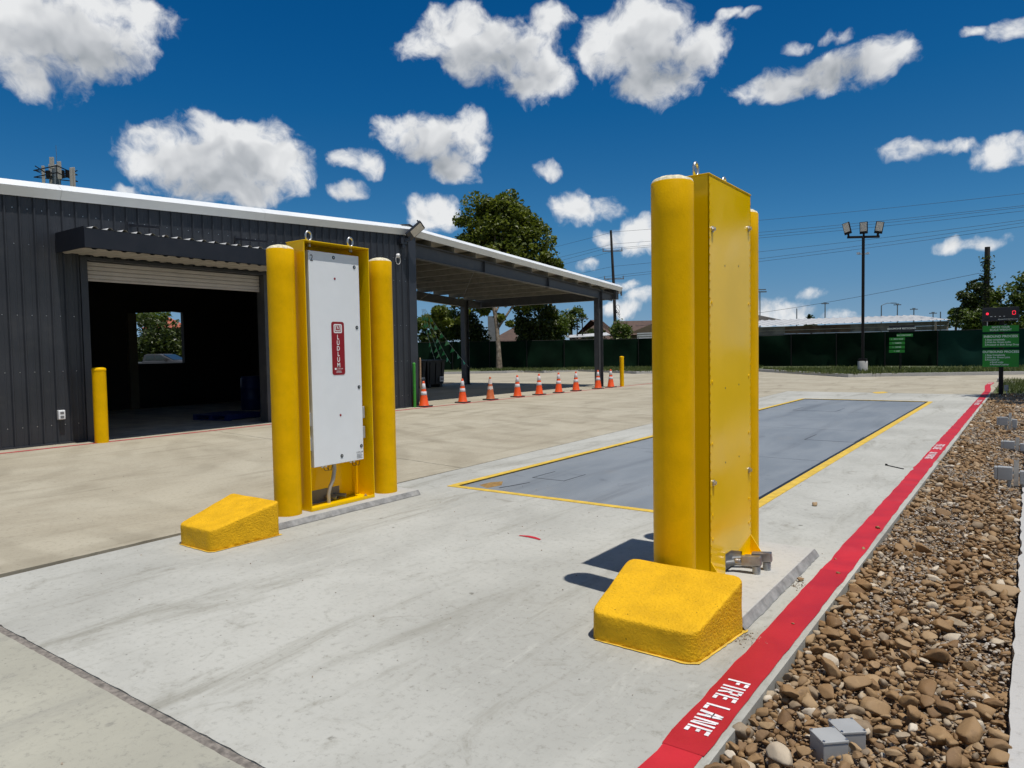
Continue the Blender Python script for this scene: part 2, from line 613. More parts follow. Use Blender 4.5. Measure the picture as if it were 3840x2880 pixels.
def leaf_mat(name, dark, mid, light):
    m = bpy.data.materials.new(name)
    m.use_nodes = True
    nt = m.node_tree
    b = nt.nodes['Principled BSDF']
    g = nt.nodes.new('ShaderNodeNewGeometry')
    rp = nt.nodes.new('ShaderNodeValToRGB')
    rp.color_ramp.elements[0].color = (*dark, 1)
    rp.color_ramp.elements[1].color = (*light, 1)
    e = rp.color_ramp.elements.new(0.55)
    e.color = (*mid, 1)
    nt.links.new(g.outputs['Random Per Island'], rp.inputs[0])
    cl = ntex(nt, g.outputs['Position'], 0.7, 2.0, 0.5)
    cc = mixc(nt, rp.outputs[0], tuple(v * 0.7 for v in mid), rng_(nt, cl, 0.45, 0.7, 0, 0.6))
    nt.links.new(cc, b.inputs['Base Color'])
    b.inputs['Roughness'].default_value = 0.45
    tr = nt.nodes.new('ShaderNodeBsdfTranslucent')
    nt.links.new(mixc(nt, cc, (0.9, 1.0, 0.3), 0.35, 'MULTIPLY'), tr.inputs[0])
    mx = nt.nodes.new('ShaderNodeMixShader')
    mx.inputs[0].default_value = 0.38
    nt.links.new(b.outputs[0], mx.inputs[1])
    nt.links.new(tr.outputs[0], mx.inputs[2])
    nt.links.new(mx.outputs[0], nt.nodes['Material Output'].inputs[0])
    return m


def rock_mat(name, ramp):
    m, nt, b = nodes(name)
    g = nt.nodes.new('ShaderNodeNewGeometry')
    oi = nt.nodes.new('ShaderNodeObjectInfo')
    r = nmath(nt, 'FRACT', nmath(nt, 'ADD', g.outputs['Random Per Island'], oi.outputs['Random']))
    rp = nt.nodes.new('ShaderNodeValToRGB')
    rp.color_ramp.interpolation = 'LINEAR'
    els = rp.color_ramp.elements
    els[0].position, els[0].color = ramp[0][0], (*ramp[0][1], 1)
    els[1].position, els[1].color = ramp[-1][0], (*ramp[-1][1], 1)
    for pos, c in ramp[1:-1]:
        e = els.new(pos)
        e.color = (*c, 1)
    nt.links.new(r, rp.inputs[0])
    p = g.outputs['Position']
    n = ntex(nt, p, 28.0, 6.0, 0.7, 0.5)
    cc = mixc(nt, rp.outputs[0], (0.42, 0.28, 0.13), rng_(nt, n, 0.54, 0.74, 0, 0.5))
    n2 = ntex(nt, p, 11.0, 5.0, 0.65, off=(4, 1, 2))
    cc = mixc(nt, cc, (0.07, 0.045, 0.028), rng_(nt, n2, 0.55, 0.75, 0, 0.6))
    nt.links.new(cc, b.inputs['Base Color'])
    b.inputs['Roughness'].default_value = 0.72
    b.inputs['Specular IOR Level'].default_value = 0.35
    n3 = bump(nt, b, n, 0.45, 0.006)
    bump(nt, b, ntex(nt, p, 140.0, 4.0, 0.7), 0.35, 0.002, n3)
    return m


YEL = lin(222, 176, 8)
MAT = {}
MAT['yard'] = concrete('yard concrete', (0.355, 0.315, 0.235), (0.425, 0.385, 0.295), (0.20, 0.172, 0.12), streak_rot=0.62, stain_amt=0.4, spots=0.4, streaks=0.95, arcs=((-7.0, 14.5, 0.42), (-12.5, 2.0, 0.36)))
MAT['apron'] = concrete('apron concrete', (0.36, 0.355, 0.318), (0.45, 0.445, 0.402), (0.205, 0.195, 0.155), streak_rot=0.1, stain_amt=0.7, spots=0.8, streaks=1.15, seed=2)
MAT['near'] = concrete('near concrete', (0.34, 0.328, 0.268), (0.42, 0.405, 0.33), (0.185, 0.18, 0.165), streak_rot=1.0, stain_amt=0.95, spots=0.5, streaks=0.7, seed=5)
MAT['pad'] = concrete('pad concrete', (0.40, 0.393, 0.365), (0.46, 0.45, 0.42), (0.28, 0.265, 0.235), stain_amt=0.3, spots=0.2, streaks=0.2, seed=8)
MAT['mortar'] = pm('grey mortar', (0.24, 0.236, 0.228), 0.9, var=0.3, vs=9, bs=0.6, bscale=60, dirt=(0.36, 0.35, 0.32), dirt_amt=0.7, dirt_scale=7)
MAT['kerb'] = concrete('kerb concrete', (0.40, 0.39, 0.37), (0.45, 0.44, 0.42), (0.30, 0.28, 0.25), stain_amt=0.3, spots=0.2, streaks=0.2, seed=12)
MAT['joint'] = pm('joint filler', (0.19, 0.168, 0.145), 0.9, var=0.4, vs=30, bs=0.6, bscale=80)
MAT['soil'] = pm('soil', (0.20, 0.14, 0.09), 0.95, var=0.4, vs=9, bs=0.6, bscale=40)
MAT['ground'] = pm('dry grass ground', (0.085, 0.10, 0.035), 0.95, var=0.4, vs=0.6, bs=0.3, bscale=8)
MAT['yellow'] = pm('yellow gloss enamel', (0.88, 0.545, 0.0), 0.17, var=0.03, vs=2.0, bs=0.012, bscale=8, spec=0.22)
MAT['bollard'] = pm('yellow bollard paint', (0.76, 0.425, 0.0), 0.42, var=0.07, vs=5, bs=0.4, bscale=90, spec=0.08, dirt=(0.52, 0.30, 0.002), dirt_amt=0.25, dirt_scale=9)
MAT['dome'] = pm('rough concrete dome', (0.66, 0.60, 0.42), 0.85, var=0.3, vs=40, bs=0.8, bscale=60)
MAT['wedge'] = pm('thick yellow masonry paint', (0.74, 0.41, 0.010), 0.6, var=0.1, vs=6, bs=1.0, bscale=70, dirt=(0.30, 0.15, 0.006), dirt_amt=0.3, dirt_scale=55, spec=0.15, bd=0.011, pits=0.8)
MAT['line'] = pm('yellow line paint', (0.62, 0.41, 0.045), 0.7, var=0.15, vs=9, bs=0.2, dirt=(0.42, 0.34, 0.15), dirt_amt=0.5, dirt_scale=7)
MAT['red'] = pm('red kerb paint', (0.47, 0.010, 0.020), 0.6, var=0.12, vs=3, bs=0.3, bscale=90, dirt=(0.50, 0.035, 0.05), dirt_amt=0.6, dirt_scale=2.0)
MAT['red_dark'] = pm('fresh red kerb paint', (0.40, 0.008, 0.016), 0.55, var=0.1, vs=3, bs=0.3, bscale=90)
MAT['redline'] = pm('thin red line paint', (0.42, 0.02, 0.035), 0.75, var=0.25, vs=12, dirt=(0.36, 0.30, 0.26), dirt_amt=0.5, dirt_scale=9)
MAT['white_paint'] = pm('white stencil paint', (0.72, 0.70, 0.70), 0.7, var=0.1, vs=15, dirt=(0.6, 0.25, 0.25), dirt_amt=0.3, dirt_scale=40)
MAT['deck'] = None
MAT['panel'] = pm('white powder coat', (0.78, 0.80, 0.81), 0.4, var=0.02, bs=0.04, bscale=300)
MAT['logo_red'] = pm('crimson decal', (0.26, 0.004, 0.012), 0.4, var=0.04)
MAT['white'] = pm('white print', (0.80, 0.79, 0.78), 0.5, var=0.02)
MAT['black'] = pm('black print', (0.012, 0.012, 0.013), 0.5, var=0.1)
MAT['rubber'] = pm('black rubber', (0.02, 0.019, 0.018), 0.75, var=0.2, dirt=(0.12, 0.10, 0.08), dirt_amt=0.4)
MAT['steel'] = pm('galvanised steel', (0.55, 0.55, 0.54), 0.35, metal=1.0, var=0.15, vs=20)
MAT['zinc'] = pm('worn die cast conduit', (0.34, 0.32, 0.31), 0.38, metal=0.85, var=0.2, vs=18, dirt=(0.22, 0.13, 0.11), dirt_amt=0.5, dirt_scale=14)
MAT['pvc'] = pm('grey plastic', (0.34, 0.345, 0.34), 0.45, var=0.06, dirt=(0.3, 0.28, 0.24), dirt_amt=0.3)
MAT['pvc_dark'] = pm('dark grey conduit', (0.16, 0.165, 0.17), 0.5, var=0.1)
MAT['clad'] = pm('charcoal metal cladding', (0.026, 0.029, 0.036), 0.42, var=0.12, vs=1.4, bs=0.05, bscale=10, dirt=(0.10, 0.095, 0.09), dirt_amt=0.16, dirt_scale=3)
MAT['trimdark'] = pm('charcoal trim', (0.028, 0.031, 0.04), 0.35, var=0.1)
MAT['navy'] = pm('dark awning fascia', (0.010, 0.012, 0.019), 0.45, var=0.1)
MAT['trim'] = pm('white rake trim', (0.74, 0.76, 0.76), 0.38, var=0.03, vs=1.2)
MAT['soffit'] = pm('tan soffit sheet', (0.40, 0.38, 0.34), 0.5, var=0.08)  # tan, darker than the white sheet on top of the awning
MAT['galvroof'] = pm('pale roof sheet', (0.62, 0.60, 0.52), 0.5, var=0.08)
MAT['frame_steel'] = pm('grey primed steel', (0.055, 0.058, 0.064), 0.5, var=0.15, vs=6, dirt=(0.12, 0.115, 0.1), dirt_amt=0.3)
MAT['purlin'] = pm('primed purlin', (0.22, 0.21, 0.18), 0.55, var=0.15)
MAT['shutter'] = pm('grey shutter slat', (0.46, 0.43, 0.415), 0.45, var=0.05, dirt=(0.3, 0.28, 0.25), dirt_amt=0.3)
MAT['inside'] = pm('interior lining in shade black', (0.018, 0.017, 0.015), 0.9, var=0.2)  # near-black colour stands in for the unlit shade inside the shed
MAT['inside_floor'] = pm('worn shed floor', (0.30, 0.27, 0.22), 0.85, var=0.3, vs=2)
MAT['orange'] = pm('orange cone plastic', (0.78, 0.085, 0.008), 0.45, var=0.06, dirt=(0.45, 0.06, 0.02), dirt_amt=0.2)
MAT['orange_old'] = pm('faded orange cone plastic', (0.52, 0.12, 0.03), 0.6, var=0.2, vs=9, dirt=(0.22, 0.10, 0.05), dirt_amt=0.7, dirt_scale=9)
MAT['collar'] = pm('white reflective collar', (0.66, 0.64, 0.66), 0.4, var=0.06)
MAT['collar_old'] = pm('torn dirty collar', (0.6, 0.52, 0.48), 0.6, var=0.15, vs=20, dirt=(0.3, 0.16, 0.1), dirt_amt=0.7, dirt_scale=22)
MAT['green_post'] = pm('green post paint', (0.035, 0.25, 0.022), 0.45, var=0.08)
MAT['wood'] = pm('tan wood', (0.33, 0.21, 0.12), 0.8, var=0.2, vs=12)
MAT['pole'] = pm('dark creosote pole', (0.035, 0.027, 0.022), 0.85, var=0.3, vs=7)
MAT['bronze'] = pm('dark bronze pole paint', (0.012, 0.010, 0.010), 0.55, var=0.1, spec=0.2)
MAT['lens'] = pm('lamp lens', (0.62, 0.58, 0.52), 0.35, var=0.1, vs=12)
MAT['mesh_fab'] = pm('dark green privacy mesh', (0.004, 0.014, 0.007), 0.95, var=0.35, vs=0.7, bs=0.3, bscale=3, spec=0.06)
MAT['mesh_new'] = pm('teal green privacy mesh', (0.008, 0.036, 0.026), 0.95, var=0.2, vs=0.9, bs=0.3, bscale=3, spec=0.1)
MAT['sign_green'] = pm('green sign face', (0.012, 0.25, 0.018), 0.6, var=0.05)
MAT['sign_dark'] = pm('near black sign face', (0.012, 0.014, 0.021), 0.6, var=0.1)
MAT['sign_text'] = pm('pale sign lettering', (0.80, 0.86, 0.80), 0.6, var=0.05)
MAT['wire'] = pm('power wire', (0.03, 0.035, 0.045), 0.6)
MAT['bark'] = pm('sycamore bark', (0.15, 0.115, 0.08), 0.85, var=0.4, vs=5, bs=0.6, bscale=12, dirt=(0.40, 0.36, 0.30), dirt_amt=0.6, dirt_scale=3.0)
MAT['bark_dark'] = pm('dark bark', (0.06, 0.045, 0.032), 0.9, var=0.3, vs=6, bs=0.6, bscale=12)
MAT['leaf_syc'] = leaf_mat('sycamore leaves', (0.06, 0.085, 0.010), (0.12, 0.152, 0.016), (0.22, 0.245, 0.034))
MAT['leaf_dark'] = leaf_mat('dark leaves', (0.026, 0.042, 0.008), (0.055, 0.078, 0.013), (0.11, 0.135, 0.026))
MAT['leaf_mid'] = leaf_mat('mid leaves', (0.045, 0.078, 0.010), (0.095, 0.14, 0.018), (0.17, 0.21, 0.032))
MAT['leaf_lime'] = leaf_mat('light leaves', (0.05, 0.085, 0.012), (0.10, 0.155, 0.02), (0.17, 0.22, 0.035))
MAT['grass'] = leaf_mat('grass blades', (0.05, 0.07, 0.015), (0.10, 0.135, 0.03), (0.19, 0.20, 0.06))
MAT['rock'] = rock_mat('brown river rock', [(0.0, (0.155, 0.086, 0.036)), (0.22, (0.235, 0.137, 0.06)), (0.42, (0.295, 0.185, 0.088)), (0.58, (0.19, 0.112, 0.053)), (0.74, (0.36, 0.24, 0.125)), (0.85, (0.22, 0.165, 0.11)), (0.94, (0.40, 0.32, 0.22)), (1.0, (0.60, 0.52, 0.41))])
MAT['pebble'] = rock_mat('mixed pebbles', [(0.0, (0.16, 0.11, 0.07)), (0.3, (0.30, 0.25, 0.19)), (0.55, (0.38, 0.33, 0.27)), (0.75, (0.22, 0.17, 0.12)), (1.0, (0.55, 0.50, 0.44))])
MAT['roof_brown'] = pm('brown shingle roof', (0.085, 0.052, 0.04), 0.85, var=0.25, vs=3, bs=0.4, bscale=6)
MAT['siding_tan'] = pm('tan board siding', (0.14, 0.105, 0.06), 0.8, var=0.15, vs=2)
MAT['siding_grey'] = pm('grey chimney render', (0.22, 0.225, 0.235), 0.85, var=0.1)
MAT['metal_white'] = pm('white sheet metal', (0.55, 0.55, 0.54), 0.45, var=0.08, dirt=(0.3, 0.29, 0.28), dirt_amt=0.4, dirt_scale=1.0)
MAT['board_weather'] = pm('weathered grey boards', (0.22, 0.195, 0.165), 0.9, var=0.3, vs=1.3, dirt=(0.05, 0.04, 0.035), dirt_amt=0.8, dirt_scale=0.6)
MAT['board_brown'] = pm('stained brown boards', (0.13, 0.08, 0.05), 0.9, var=0.35, vs=1.0, dirt=(0.03, 0.02, 0.016), dirt_amt=0.8, dirt_scale=0.7)
MAT['pale_wood'] = pm('pale timber edge', (0.34, 0.29, 0.23), 0.8, var=0.15)
MAT['clay'] = pm('red tile roof', (0.36, 0.09, 0.055), 0.8, var=0.15)
MAT['domebrown'] = pm('brown metal dome', (0.17, 0.10, 0.075), 0.7, var=0.1)
MAT['bin'] = pm('black bin plastic', (0.008, 0.008, 0.009), 0.5, var=0.2)
MAT['blue_bin'] = pm('blue plastic', (0.008, 0.02, 0.10), 0.5, var=0.1)
MAT['pennant'] = pm('green foil pennant', (0.06, 0.42, 0.14), 0.3, var=0.2)
MAT['string'] = pm('pale string', (0.5, 0.52, 0.52), 0.6)
MAT['truck'] = pm('grey vehicle paint', (0.05, 0.052, 0.056), 0.45, var=0.03)
MAT['antenna'] = pm('beige antenna shell', (0.42, 0.39, 0.34), 0.6, var=0.06)
MAT['far_pole'] = pm('far blue grey pole', (0.13, 0.16, 0.19), 0.7)
MAT['mulch'] = pm('dark mulch', (0.045, 0.032, 0.024), 0.95, var=0.5, vs=14, bs=0.9, bscale=30)


def glass_mat():
    m, nt, b = nodes('dark window glass')
    b.inputs['Base Color'].default_value = (0.02, 0.03, 0.035, 1)
    b.inputs['Roughness'].default_value = 0.05
    b.inputs['Specular IOR Level'].default_value = 0.8
    return m


def led_mat():
    m, nt, b = nodes('lit red display')
    b.inputs['Base Color'].default_value = (0.3, 0.0, 0.01, 1)
    b.inputs['Emission Color'].default_value = (1.0, 0.02, 0.05, 1)
    b.inputs['Emission Strength'].default_value = 1.6
    return m


def deck_mat():
    m, nt, b = nodes('painted tread plate')
    p = wpos(nt)
    n = ntex(nt, p, 1.3, 6.0, 0.6, 0.4, stretch=(1.0, 0.35, 1))
    cc = mixc(nt, (0.185, 0.205, 0.222), (0.235, 0.255, 0.27), rng_(nt, n, 0.35, 0.65))
    d = ntex(nt, p, 2.4, 7.0, 0.7, 0.5, stretch=(0.7, 0.5, 1), off=(2, 7, 0))
    cc = mixc(nt, cc, (0.24, 0.235, 0.22), rng_(nt, d, 0.56, 0.74, 0, 0.55))
    cc = mixc(nt, cc, (0.10, 0.105, 0.11), rng_(nt, d, 0.42, 0.28, 0, 0.6))
    tk = ntex(nt, p, 1.0, 5.0, 0.6, 0.3, stretch=(2.4, 0.12, 1), off=(6, 1, 0))
    cc = mixc(nt, cc, (0.12, 0.128, 0.135), rng_(nt, tk, 0.52, 0.7, 0, 0.55))
    rs = ntex(nt, p, 3.1, 6.0, 0.75, off=(1, 3, 0))
    cc = mixc(nt, cc, (0.24, 0.12, 0.035), rng_(nt, rs, 0.70, 0.78, 0, 0.75))
    nt.links.new(cc, b.inputs['Base Color'])
    b.inputs['Roughness'].default_value = 0.5
    sx = nt.nodes.new('ShaderNodeSeparateXYZ')
    nt.links.new(p, sx.inputs[0])
    # raised lozenges of the tread plate
    u = nmath(nt, 'SINE', nmath(nt, 'MULTIPLY', nmath(nt, 'ADD', sx.outputs[0], sx.outputs[1]), 95.0))
    v = nmath(nt, 'SINE', nmath(nt, 'MULTIPLY', nmath(nt, 'SUBTRACT', sx.outputs[0], sx.outputs[1]), 95.0))
    lz = rng_(nt, nmath(nt, 'MULTIPLY', u, v), 0.35, 0.8)
    bump(nt, b, lz, 0.6, 0.003)
    return m


MAT['glass'] = glass_mat()
MAT['led'] = led_mat()
MAT['deck'] = deck_mat()

# ------------------------------------------------------------------ ground and pavement
m = MB()
m.sheet([(-1600, -1600, -0.16), (1600, -1600, -0.16), (1600, 1600, -0.16), (-1600, 1600, -0.16)])
tag(m.build('ground', MAT['ground']), kind='structure')


def jitter_loop(pts, step, amp, seed=1):
    """a closed outline with slightly chipped edges"""
    rr = random.Random(seed)
    out = []
    for i, p in enumerate(pts):
        a, b = Vector(p), Vector(pts[(i + 1) % len(pts)])
        n = max(1, int((b - a).length / step))
        d = (b - a).normalized()
        nn = Vector((-d.y, d.x))
        for k in range(n):
            t = k / n
            q = a.lerp(b, t)
            if 0 < k < n:
                q = q + nn * rr.gauss(0, amp)
            out.append((q.x, q.y))
    return out


def slab_mesh(m, pts, z0, z1):
    n = len(pts)
    m.add([(x, y, z1) for x, y in pts], [tuple(range(n))])
    vs = [(x, y, z1) for x, y in pts] + [(x, y, z0) for x, y in pts]
    m.add(vs, [(i, i + n, (i + 1) % n + n, (i + 1) % n) for i in range(n)])


def J2(y):
    return -5.66 - 0.037 * y


m = MB()
m.sheet([(-46, -8, -0.14), (8, -8, -0.14), (8, 46, -0.14), (-46, 46, -0.14)])
pave = tag(m.build('pavement', MAT['joint']), kind='structure')


def slab(pts, mat, step=50.0, amp=0.0, seed=1, name='slab', z0=-0.13, z1=0.0):
    mm = MB()
    pts = jitter_loop([Vector(p) for p in pts], step, amp, seed)
    if sum((pts[i][0] * pts[(i + 1) % len(pts)][1] - pts[(i + 1) % len(pts)][0] * pts[i][1]) for i in range(len(pts))) < 0:
        pts.reverse()
    slab_mesh(mm, pts, z0, z1)
    return mm.build(name, mat, pave)


G_ = 0.006
# scale apron: one cast round the weighbridge pit
SX0, SX1, SY0, SY1 = -5.19, -2.13, 6.09, 21.35
mm = MB()
for poly in ([(J2(1.5), 1.515), (-0.92, 1.515), (-0.92, SY0), (J2(SY0), SY0)],
             [(J2(SY0), SY0), (SX0, SY0), (SX0, SY1), (J2(SY1), SY1)],
             [(SX1, SY0), (-0.92, SY0), (-0.92, SY1), (SX1, SY1)],
             [(J2(SY1), SY1), (-0.92, SY1), (-0.92, 24.8), (J2(24.8), 24.8)]):
    pl = [Vector(p) for p in poly]
    o = []
    for i, p in enumerate(pl):
        a, b = p, pl[(i + 1) % 4]
        nn = 1
        if i == 0 and abs(a.y - 1.515) < 1e-3:
            nn = 90
        for k in range(nn):
            q = a.lerp(b, k / nn)
            if nn > 1 and k:
                q.y += abs(random.gauss(0, 0.0022)) + (0.004 if random.random() < 0.06 else 0)
            o.append((q.x, q.y, 0.0))
    mm.add(o, [tuple(range(len(o)))])
mm.add([(-0.92, 1.515, 0), (-0.92, 24.8, 0), (-0.92, 24.8, -0.2), (-0.92, 1.515, -0.2)], [(0, 3, 2, 1)])
mm.add([(J2(1.5), 1.515, 0), (-0.92, 1.515, 0), (-0.92, 1.515, -0.13), (J2(1.5), 1.515, -0.13)], [(3, 2, 1, 0)])
for a, b in (((SX0, SY0), (SX1, SY0)), ((SX1, SY0), (SX1, SY1)), ((SX1, SY1), (SX0, SY1)), ((SX0, SY1), (SX0, SY0))):
    mm.add([(*a, 0), (*b, 0), (*b, -0.13), (*a, -0.13)], [(0, 1, 2, 3)])
mm.build('slab', MAT['apron'], pave)
slab([(-5.60, -7.5), (-0.92, -7.5), (-0.92, 1.475), (-5.60, 1.475)], MAT['near'], 0.06, 0.0015, 3)
j3 = lambda x: 13.74 - 0.114 * (x + 11.6)
j4 = lambda x: 7.27 - 0.14 * (x + 7.3)
XW = -13.85
slab([(XW + 0.02, -7.5), (-5.625, -7.5), (J2(j4(-5.9)) - 0.018, j4(-5.92) - G_), (XW + 0.02, j4(XW) - G_)], MAT['yard'], 0.09, 0.003, 4)
slab([(XW + 0.02, j4(XW) + G_), (J2(7.1) - 0.016, j4(-5.92) + G_), (J2(13.1) - 0.016, j3(-6.15) - G_), (XW + 0.02, j3(XW) - G_)], MAT['yard'], 0.12, 0.003, 5)
slab([(XW + 0.02, j3(XW) + G_), (J2(13.1) - 0.016, j3(-6.15) + G_), (J2(24.8) - 0.016, 24.8), (XW + 0.02, 24.8)], MAT['yard'], 0.2, 0.003, 6)
slab([(-22.6, 14.47), (XW - 0.01, 14.47), (XW - 0.01, 26.9), (-22.6, 26.9)], MAT['yard'])
slab([(-21.3, 2.0), (XW - 0.01, 2.0), (XW - 0.01, 14.44), (-21.3, 14.44)], MAT['inside_floor'])
KERB = [(-44, 28.0), (-36.5, 33.5), (-30.7, 38.6), (-29.1, 39.6), (-28.7, 41.1), (-26.3, 40.0), (-25.8, 43.6), (-19.2, 39.3), (-18.66, 40.3), (-16.9, 43.4), (-13.46, 44.2), (-6.9, 36.4), (-5.75, 37.6), (-3.37, 39.0), (-0.2, 41.1), (7.8, 46.0)]
slab([(-13.55, 24.83), (-0.92, 24.83), (-0.92, 33.0), (7.8, 37.0), (7.8, 45.9)] + [(x, y - 0.02) for x, y in reversed(KERB[10:-1])] + [(-13.55, 44.1)], MAT['yard'])
slab([(-44, 26.93), (-13.88, 26.93), (-13.88, 24.83), (-13.57, 24.83), (-13.57, 44.1)] + [(x, y - 0.02) for x, y in reversed(KERB[:10])], MAT['yard'])
mm = MB()
mm.box(-5.6, -0.93, 1.472, 1.520, -0.05, -0.004)
mm.build('joint_filler', MAT['joint'], pave)

# painted lines on the pavement
def strip(name, mat, pts, w, z=0.004, amp=0.004, step=0.12, parent=pave, seed=2):
    rr = random.Random(seed)
    mm = MB()
    L, Rr = [], []
    for a, b in zip(pts[:-1], pts[1:]):
        a, b = Vector(a), Vector(b)
        d = (b - a)
        n = max(1, int(d.length / step))
        nn = Vector((-d.y, d.x)).normalized()
        for k in range(n + 1):
            p = a.lerp(b, k / n)
            L.append(p + nn * (w / 2 + rr.gauss(0, amp)))
            Rr.append(p - nn * (w / 2 + rr.gauss(0, amp)))
    vs = [(p.x, p.y, z) for p in L] + [(p.x, p.y, z) for p in Rr]
    n = len(L)
    mm.add(vs, [(i, i + n, i + n + 1, i + 1) for i in range(n - 1)])
    return mm.build(name, mat, parent)


strip('fire_lane_stripe', MAT['red'], [(-1.035, -2), (-1.033, 5.0), (-1.052, 12.0), (-1.05, 22.0), (-1.07, 27.0), (-1.20, 30.0), (-1.17, 32.6)], 0.165, amp=0.004, step=0.15)
strip('fire_lane_stripe', MAT['red_dark'], [(-1.034, 2.47), (-1.034, 5.05)], 0.167, z=0.0055, amp=0.003, step=0.1, seed=9)
strip('fire_lane_stripe', MAT['red_dark'], [(-1.052, 19.6), (-1.052, 22.8)], 0.167, z=0.0055, amp=0.003, step=0.1, seed=10)
strip('red_line', MAT['redline'], [(-13.30, -6), (-13.36, 10.0), (-13.36, 14.5), (-13.28, 25.5), (-13.25, 34.0)], 0.10, amp=0.006, step=0.3, seed=4)
mm = MB()
o = []
for k in range(13):
    t = k / 12
    o.append((-3.345 + 0.215 * t, 4.69 + 0.035 * math.sin(t * math.pi) * (1 if t < 0.5 else 0.9) - 0.012 * t, 0.004))
for k in range(12, -1, -1):
    t = k / 12
    o.append((-3.345 + 0.215 * t, 4.672 + 0.012 * math.sin(t * math.pi) - 0.018 * t, 0.004))
mm.add(o, [tuple(range(len(o)))])
mm.build('red_mark', MAT['red'], pave)
mm = MB()
mm.add([(-3.79 + 0.22 * math.cos(a) * random.uniform(0.7, 1.1), 24.9 + 0.5 * math.sin(a) * random.uniform(0.6, 1.1), 0.004) for a in np.linspace(0, 2 * math.pi, 15)[:-1]], [tuple(range(14))])
mm.build('orange_mark', MAT['line'], pave)

# stencilled words on the red stripe: letters drawn as separate strokes
ST = {
    'F': [(0, 0, .17, 1), (.24, .83, .62, 1), (.24, .44, .5, .6)],
    'I': [(0, 0, .17, 1)],
    'R': [(0, 0, .17, 1), (.24, .83, .5, 1), (.45, .55, .62, .92), (.24, .43, .5, .58), (.36, 0, .56, .40)],
    'E': [(0, 0, .17, 1), (.24, .83, .62, 1), (.24, .43, .5, .59), (.24, 0, .62, .17)],
    'L': [(0, 0, .17, 1), (.22, 0, .62, .17)],
    'A': [(0, 0, .24, .62), (.08, .56, .3, 1), (.36, .3, .46, .44), (.42, .56, .62, 1), (.48, 0, .68, .62)],
    'N': [(0, 0, .17, 1), (.2, .3, .45, .95), (.48, 0, .65, 1)],
    'O': [(0, .1, .17, .9), (.2, .83, .46, 1), (.48, .1, .65, .9), (.2, 0, .46, .17)],
    'P': [(0, 0, .17, 1), (.24, .83, .5, 1), (.45, .55, .62, .92), (.24, .43, .5, .58)],
    'K': [(0, 0, .17, 1), (.24, .5, .62, 1), (.24, 0, .62, .46)],
    'G': [(0, .1, .17, .9), (.2, .83, .6, 1), (.2, 0, .6, .17), (.45, .2, .62, .5)],
}


def stencil(word, x_base, x_top, y_far, y_near):
    """reads towards the viewer, letter tops towards the rocks"""
    mm = MB()
    wd = {'I': 0.17, 'A': 0.68, 'N': 0.65, 'O': 0.65, ' ': 0.30}
    total = sum(wd.get(c, 0.62) + 0.2 for c in word) - 0.2
    pitch = (y_far - y_near) / total
    h = x_top - x_base
    at = 0.0
    for i, ch in enumerate(word):
        y0 = y_far - pitch * at
        at += wd.get(ch, 0.62) + 0.2
        for a, b, c, d in ST.get(ch, []):
            q = [(a, b), (c, b), (c, d), (a, d)]
            if ch == 'A' and b < 0.1:
                sh = 0.09 if a < 0.3 else -0.09
                q = [(a, b), (c, b), (c + sh, d), (a + sh, d)]
            if ch == 'A' and d > 0.9:
                sh = 0.10 if a < 0.3 else -0.10
                q = [(a, b), (c, b), (c + sh, d), (a + sh, d)]
            if ch == 'N' and 0.1 < a < 0.3:
                q = [(0.36, .05), (.47, .05), (.28, .95), (.17, .95)]
            if ch == 'R' and d < 0.42:
                q = [(.43, 0), (.62, 0), (.45, .42), (.28, .42)]
            if ch == 'K' and a > 0.2:
                q = [(.24, .5), (.36, .5), (.62, 1), (.46, 1)] if b > 0.4 else [(.46, 0), (.62, 0), (.36, .46), (.24, .46)]
            mm.add([(x_base + h * v, y0 - pitch * u, 0.008) for u, v in q], [(0, 1, 2, 3)])
    return mm.build('stencil_lettering', MAT['white_paint'], pave)


stencil('FIRE LANE', -1.084, -0.985, 3.125, 2.605)
stencil('FIRE LANE', -1.11, -1.005, 12.3, 11.69)
stencil('NO PARKING', -1.105, -1.015, 11.35, 10.68)
stencil('FIRE LANE', -1.10, -1.005, 22.4, 21.7)
stencil('NO PARKING', -1.10, -1.005, 21.4, 20.6)
stencil('FIRE LANE', -1.24, -1.13, 32.3, 31.2)

# kerb at the far side, with the grass strip behind it
def ribbon(name, mat, pts, w, z0, z1, parent=None):
    pts = [Vector(p) for p in pts]
    L, Rr = [], []
    for i, p in enumerate(pts):
        d0 = (p - pts[i - 1]).normalized() if i else None
        d1 = (pts[i + 1] - p).normalized() if i < len(pts) - 1 else None
        d = (d0 + d1).normalized() if d0 and d1 else (d0 or d1)
        n = Vector((-d.y, d.x))
        k = 1.0 if not (d0 and d1) else min(2.0, 1 / max(0.3, n.dot(Vector((-d1.y, d1.x)))))
        L.append(p + n * w * k)
        Rr.append(p)
    n = len(pts)
    vs = [(p.x, p.y, z) for z in (z0, z1) for q in (Rr, L) for p in q]
    mm = MB()
    for i in range(n - 1):
        mm.add([vs[i], vs[i + 1], vs[2 * n + i + 1], vs[2 * n + i]], [(0, 1, 2, 3)])
        mm.add([vs[2 * n + i], vs[2 * n + i + 1], vs[3 * n + i + 1], vs[3 * n + i]], [(0, 1, 2, 3)])
        mm.add([vs[n + i], vs[n + i + 1], vs[3 * n + i + 1], vs[3 * n + i]], [(3, 2, 1, 0)])
    return mm.build(name, mat, parent)


